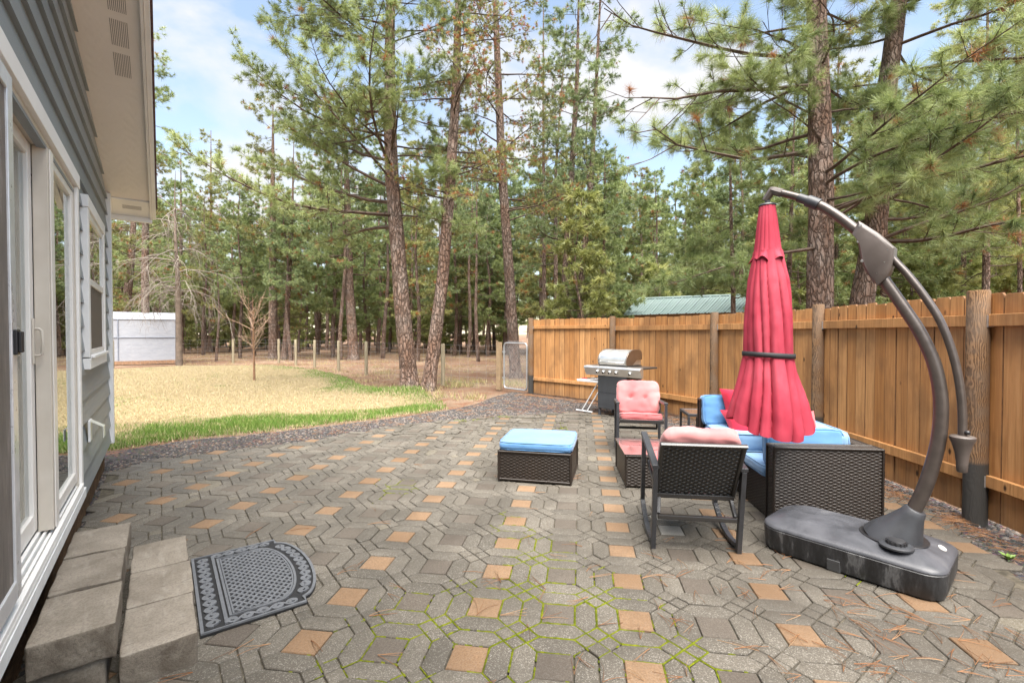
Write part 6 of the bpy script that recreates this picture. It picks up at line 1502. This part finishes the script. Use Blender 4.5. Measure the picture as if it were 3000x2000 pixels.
def forest_tree(k, x, y, sc, zs=1.0):
    if k not in protos:
        tr, lm, cn, nm_, h = KINDS[k]; protos[k] = place_tree('young_pine' if k in (4, 5) else 'pine_tree', LABELS[k], (x, y, -0.05), tr, lm, cn, nm_, GROUPS[k]); o = protos[k]
    else: o = copy_thing(protos[k], (x, y, -0.05))
    o.rotation_euler = (R(rf.uniform(-1.5, 1.5)), R(rf.uniform(-1.5, 1.5)), rf.uniform(0, 6.28)); o.scale = (sc, sc, sc * zs); return o
def top_limit(px):
    """how high in the picture the far tree line reaches (photo pixel row)"""
    for a, b, y in ((-900, 455, 330), (455, 560, 470), (560, 700, 520), (700, 900, 540), (900, 1500, 330), (1500, 1760, 300), (1760, 2120, 430), (2120, 4200, 180)):
        if a <= px < b: return y
    return 300
placed = []
def try_tree(kset, dlo, dhi, pxlo, pxhi, gap, hs=(0.8, 1.1)):
    for _ in range(30):
        px = rf.uniform(pxlo, pxhi); d = dlo + (dhi - dlo) * rf.random(); x, y = (px - 1500) / FPX * d, d
        if inside(LAWN, x, y) or (x < -4 and x * HN.x + y * HN.y < 3.0 and px < 150): continue
        if px < 1560 and y < 22 and px > 380: continue
        if px >= 1560 and y < 12: continue
        if 1800 < px < 2300 and y < 20 and y > 12: continue
        if px < 540 and d < 31: continue
        if any((x - a) ** 2 + (y - b) ** 2 < gap * gap for a, b in placed): continue
        k = rf.choice(kset); h = KINDS[k][4]; sc = rf.uniform(*hs)
        ztop = EYE + (HORIZON - (top_limit(px) + rf.uniform(0, 170))) / FPX * d
        if k not in (4, 5): sc = max(0.55, min(sc, ztop / h)) if ztop < h * sc else sc
        if k not in (4, 5) and ztop < h * 0.5: continue
        placed.append((x, y)); forest_tree(k, x, y, sc, rf.uniform(0.92, 1.12)); return
for i in range(60): try_tree([0, 1, 2, 3, 6], 24, 42, 560, 1900, 1.9)
for i in range(26): try_tree([0, 1, 2, 3], 33, 55, -300, 720, 2.4, (0.75, 1.05))
for i in range(44): try_tree([0, 1, 2, 3, 3], 14, 40, 1850, 3900, 2.0)
for i in range(70): try_tree([0, 1, 2, 3, 6, 1], 42, 85, -100, 3100, 2.6, (0.8, 1.25))
for i in range(52): try_tree([0, 1, 2, 3], 86, 135, 350, 2300, 2.6, (1.0, 1.5))
for i in range(60): try_tree([4, 5, 3], 30, 60, 200, 1500, 1.5, (0.8, 1.5))
for i in range(60): try_tree([4, 5, 3], 13.5, 34, 1700, 3300, 1.3, (0.8, 1.5))

# bare deciduous tree by the greenhouse, fruit sapling on the lawn
def bare_tree(name, label, base, trunk_pts, rs, mat_t, branches, mat_b, cat='tree', twr=0.006, seed=4, ends=None):
    t = thing(name, label, cat, base); tr = trunk_mesh(trunk_pts, rs, seed, 12, 4, 0.06, False); np_mesh('trunk', tr[0], tr[1], [mat_t], parent=t, smooth=True)
    rng = np.random.default_rng(seed); seg = []
    def grow(p, d, L, r, depth, droop):
        n = 5; pts = [p]
        for i in range(n):
            d = d + np.array([0, 0, droop / n]) + rng.normal(0, 0.12, 3); d = d / np.linalg.norm(d); q = p + d * L / n; seg.append((p, q, r * (1 - 0.7 * i / n), r * (1 - 0.7 * (i + 1) / n))); p = q; pts.append((p, d))
        if depth > 0:
            for k in range(ends or 6):
                q, dd = pts[1 + rng.integers(0, n)]; e = dd + rng.normal(0, 0.65, 3); e /= np.linalg.norm(e); grow(q, e, L * rng.uniform(0.35, 0.65), max(twr, r * 0.45), depth - 1, droop * 0.8)
    for (z, az, L, el, droop, depth) in branches(rng):
        f = z / trunk_pts[-1].z; i = max(0, min(len(trunk_pts) - 2, next((j for j in range(len(trunk_pts) - 1) if trunk_pts[j + 1].z >= z), len(trunk_pts) - 2)))
        g = (z - trunk_pts[i].z) / max(0.01, trunk_pts[i + 1].z - trunk_pts[i].z); p = np.array(trunk_pts[i].lerp(trunk_pts[i + 1], g))
        grow(p, np.array([math.cos(az) * math.cos(el), math.sin(az) * math.cos(el), math.sin(el)]), L, 0.011 * L + 0.004, depth, droop)
    A = lambda k: np.array([s[k] for s in seg]); V, F_ = tubes_np(A(0), A(1), A(2), A(3), 4); np_mesh('branches', V, F_, [mat_b], parent=t); return t
b = at(525, 1071); tp = [Vector((0, 0, -0.1)), at_d(523, 950, b.y) - b, at_d(520, 800, b.y) - b, at_d(514, 700, b.y) - b, at_d(512, 570, b.y) - b, at_d(514, 500, b.y) - b]
GREYB = plain('pale_grey_branch', (0.20, 0.168, 0.14), 0.85, var=0.2)
bare_tree('bare_tree', 'leafless tree with drooping pale grey branches beside the greenhouse', b, tp, [0.14, 0.115, 0.085, 0.06, 0.025, 0.007], plain('mossy_bark', (0.14, 0.105, 0.08), 0.9, var=0.35, nscale=7, bump=0.6, bscale=30),
          lambda g: [(g.uniform(3.0, 7.2), g.uniform(0, 6.28), g.uniform(1.3, 2.3), g.uniform(0.2, 0.9), g.uniform(-1.7, -0.9), 2) for _ in range(20)] + [(g.uniform(2.7, 3.7), g.uniform(0, 6.28), g.uniform(1.0, 2.0), g.uniform(0.5, 1.1), g.uniform(-2.6, -1.8), 2) for _ in range(12)], GREYB, twr=0.0045, seed=9)
b = at(745, 1114); tp = [Vector((0, 0, -0.05)), at_d(744, 1050, b.y) - b, at_d(742, 985, b.y) - b, at_d(742, 920, b.y) - b, at_d(740, 870, b.y) - b]
bare_tree('fruit_sapling', 'bare young fruit tree with thin upright twigs in the middle of the lawn', b, tp, [0.035, 0.03, 0.022, 0.014, 0.006], plain('sapling_bark', (0.20, 0.11, 0.06), 0.8, var=0.3),
          lambda g: [(g.uniform(0.85, 2.1), g.uniform(0, 6.28), g.uniform(0.5, 0.95), g.uniform(0.5, 1.0), 0.45, 1) for _ in range(24)], plain('sapling_twig', (0.34, 0.23, 0.16), 0.85, var=0.2), twr=0.004, seed=12, ends=5)
# ------------------------------------------------------------------ fallen needles, dry grass, weeds
rn8 = np.random.default_rng(41)
def litter(cl):
    """cl: list of (x, y, z, n, spread, length)"""
    V, F_, T = [], [], []
    for x, y, z, n, sp, ln in cl:
        a0 = rn8.uniform(0, 6.28)
        for k in range(n):
            a = a0 + rn8.normal(0, sp); L_ = ln * rn8.uniform(0.7, 1.15); bend = rn8.normal(0, 0.22); w = 0.0010; b = len(V)
            zz = z + rn8.uniform(0, 0.004); tv = min(1, max(0, rn8.normal(0.5, 0.25)))
            for i in range(5):
                f = i / 4; aa = a + bend * f; px_, py_ = x + math.cos(aa) * L_ * f, y + math.sin(aa) * L_ * f; nx, ny = -math.sin(aa) * w * (1.1 - 0.6 * f), math.cos(aa) * w * (1.1 - 0.6 * f)
                h = zz + 0.006 * math.sin(f * 3.14) * (0.4 + abs(bend))
                V += [(px_ - nx, py_ - ny, h), (px_ + nx, py_ + ny, h), (px_, py_, h + 0.0018)]
            for i in range(4):
                p, q = b + 3 * i, b + 3 * (i + 1); F_ += [(p, p + 2, q + 2, q), (p + 2, p + 1, q + 1, q + 2)]; T += [tv, tv]
    return np.array(V), np.array(F_), np.array(T)
cl = []
while len(cl) < 170:                                   # clusters of two and three on the paving, thicker to the right
    px, py = rn8.uniform(420, 3000), 1210 + 790 * rn8.random() ** 0.8; p = at(px, py)
    if not inside(PATIO, p.x, p.y) or p.y > 8.5: continue
    if rn8.random() > (0.22 + 0.78 * min(1, max(0, (p.x + 0.2) / 2.0))) : continue
    cl.append((p.x, p.y, 0.003, int(rn8.integers(2, 4)), rn8.choice([0.06, 0.22, 0.4]), rn8.uniform(0.10, 0.17)))
for px, py, n in ((1560, 1392, 9), (1690, 1396, 7), (1430, 1820, 5), (2500, 1850, 8), (2560, 1800, 6), (2330, 1640, 5), (2620, 1900, 6), (2840, 1830, 5), (2180, 1720, 5), (1960, 1730, 4), (2420, 1900, 5)):
    p = at(px, py)
    for k in range(max(2, n // 2)): cl.append((p.x + rn8.normal(0, 0.12), p.y + rn8.normal(0, 0.06), 0.003, 3, 0.25, 0.15))
for k in range(900):                                   # drifts along the fence foot and on the gravel
    i = rn8.integers(0, 5); a, b = np.array(FP[i]), np.array(FP[i + 1]); f = rn8.random(); p = a + (b - a) * f + rn8.normal(0, 0.03, 2) + np.array([-0.10, -0.06]) + np.array([-1, -0.3]) * abs(rn8.normal(0, 0.10))
    cl.append((p[0], p[1], -0.006 + rn8.uniform(0, 0.02), 3, 0.5, 0.14))
for k in range(900):
    x, y = rn8.uniform(-3, 3.5), rn8.uniform(5.5, 12)
    if inside(GRAVEL, x, y) and not inside(PATIO, x, y): cl.append((x, y, -0.002, 3, 0.4, 0.14))
m = NT('fallen_needle'); t = m.attr(); m.set(m.ramp(t, [(0.0, (0.10, 0.042, 0.018)), (0.5, (0.235, 0.105, 0.045)), (1.0, (0.34, 0.21, 0.11))]), 0.7, 0, 0.3)
V, F_, T = litter(cl); o = np_mesh('fallen_pine_needles', V, F_, [m.mat], tint=T); tag(o, kind='stuff')
# dry bunch grass in the pasture and around the gate
m = NT('dry_grass'); t = m.attr(); m.set(m.ramp(t, [(0.0, (0.22, 0.17, 0.09)), (0.6, (0.40, 0.32, 0.17)), (0.85, (0.30, 0.29, 0.12)), (1.0, (0.14, 0.19, 0.05))]), 0.85, 0, 0.1)
X, Y, H, TT = [], [], [], []
def bunch(x, y, n, r, h, tone):
    X.extend(x + rn8.normal(0, r, n)); Y.extend(y + rn8.normal(0, r, n)); H.extend(h * rn8.uniform(0.5, 1.1, n)); TT.extend(np.clip(tone + rn8.normal(0, 0.18, n), 0, 1))
for k in range(520):
    px = rn8.uniform(520, 1560); d = rn8.uniform(12.5, 34); x, y = (px - 1500) / FPX * d, d
    if inside(LAWN, x, y) or inside(GRAVEL, x, y): continue
    bunch(x, y, 26, 0.16, rn8.uniform(0.05, 0.17), 0.45)
for px, py in ((1345, 1120), (1370, 1128), (1330, 1130), (1400, 1118), (1310, 1118), (1500, 1125), (1530, 1128), (1480, 1120), (1120, 1092), (1180, 1152), (1240, 1146), (1290, 1160), (1385, 1165)):
    p = at(px, py); bunch(p.x, p.y, 90, 0.18, 0.2, 0.72)
X, Y, H, TT = map(np.array, (X, Y, H, TT)); a = rn8.uniform(0, 6.28, X.size); P = np.stack([X, Y, np.full(X.size, -0.03)], 1); W = np.stack([np.cos(a), np.sin(a), 0 * a], 1) * 0.006
V = np.stack([P - W, P + W, P + np.stack([rn8.normal(0, 0.4, X.size) * H, rn8.normal(0, 0.4, X.size) * H, H], 1)], 1).reshape(-1, 3)
o = np_mesh('dry_bunch_grass', V, np.arange(len(V)).reshape(-1, 3), [m.mat], tint=TT); tag(o, kind='stuff')
# small green weed by the fence
wp = at(2955, 1640); wd_ = thing('weed', 'tiny green weed in the gravel strip by the near fence post', 'weed', wp)
mb = MB()
for k in range(7):
    a = k * 0.9; L_ = rn8.uniform(0.03, 0.06); c_, s_ = math.cos(a), math.sin(a)
    mb.add([(0, 0, 0), (c_ * L_ * 0.5 - s_ * 0.012, s_ * L_ * 0.5 + c_ * 0.012, 0.03), (c_ * L_, s_ * L_, 0.035), (c_ * L_ * 0.5 + s_ * 0.012, s_ * L_ * 0.5 - c_ * 0.012, 0.03)], [(0, 1, 2, 3)])
mb.build('leaf_rosette', plain('weed_green', (0.16, 0.26, 0.05), 0.6), wd_, smooth=None)
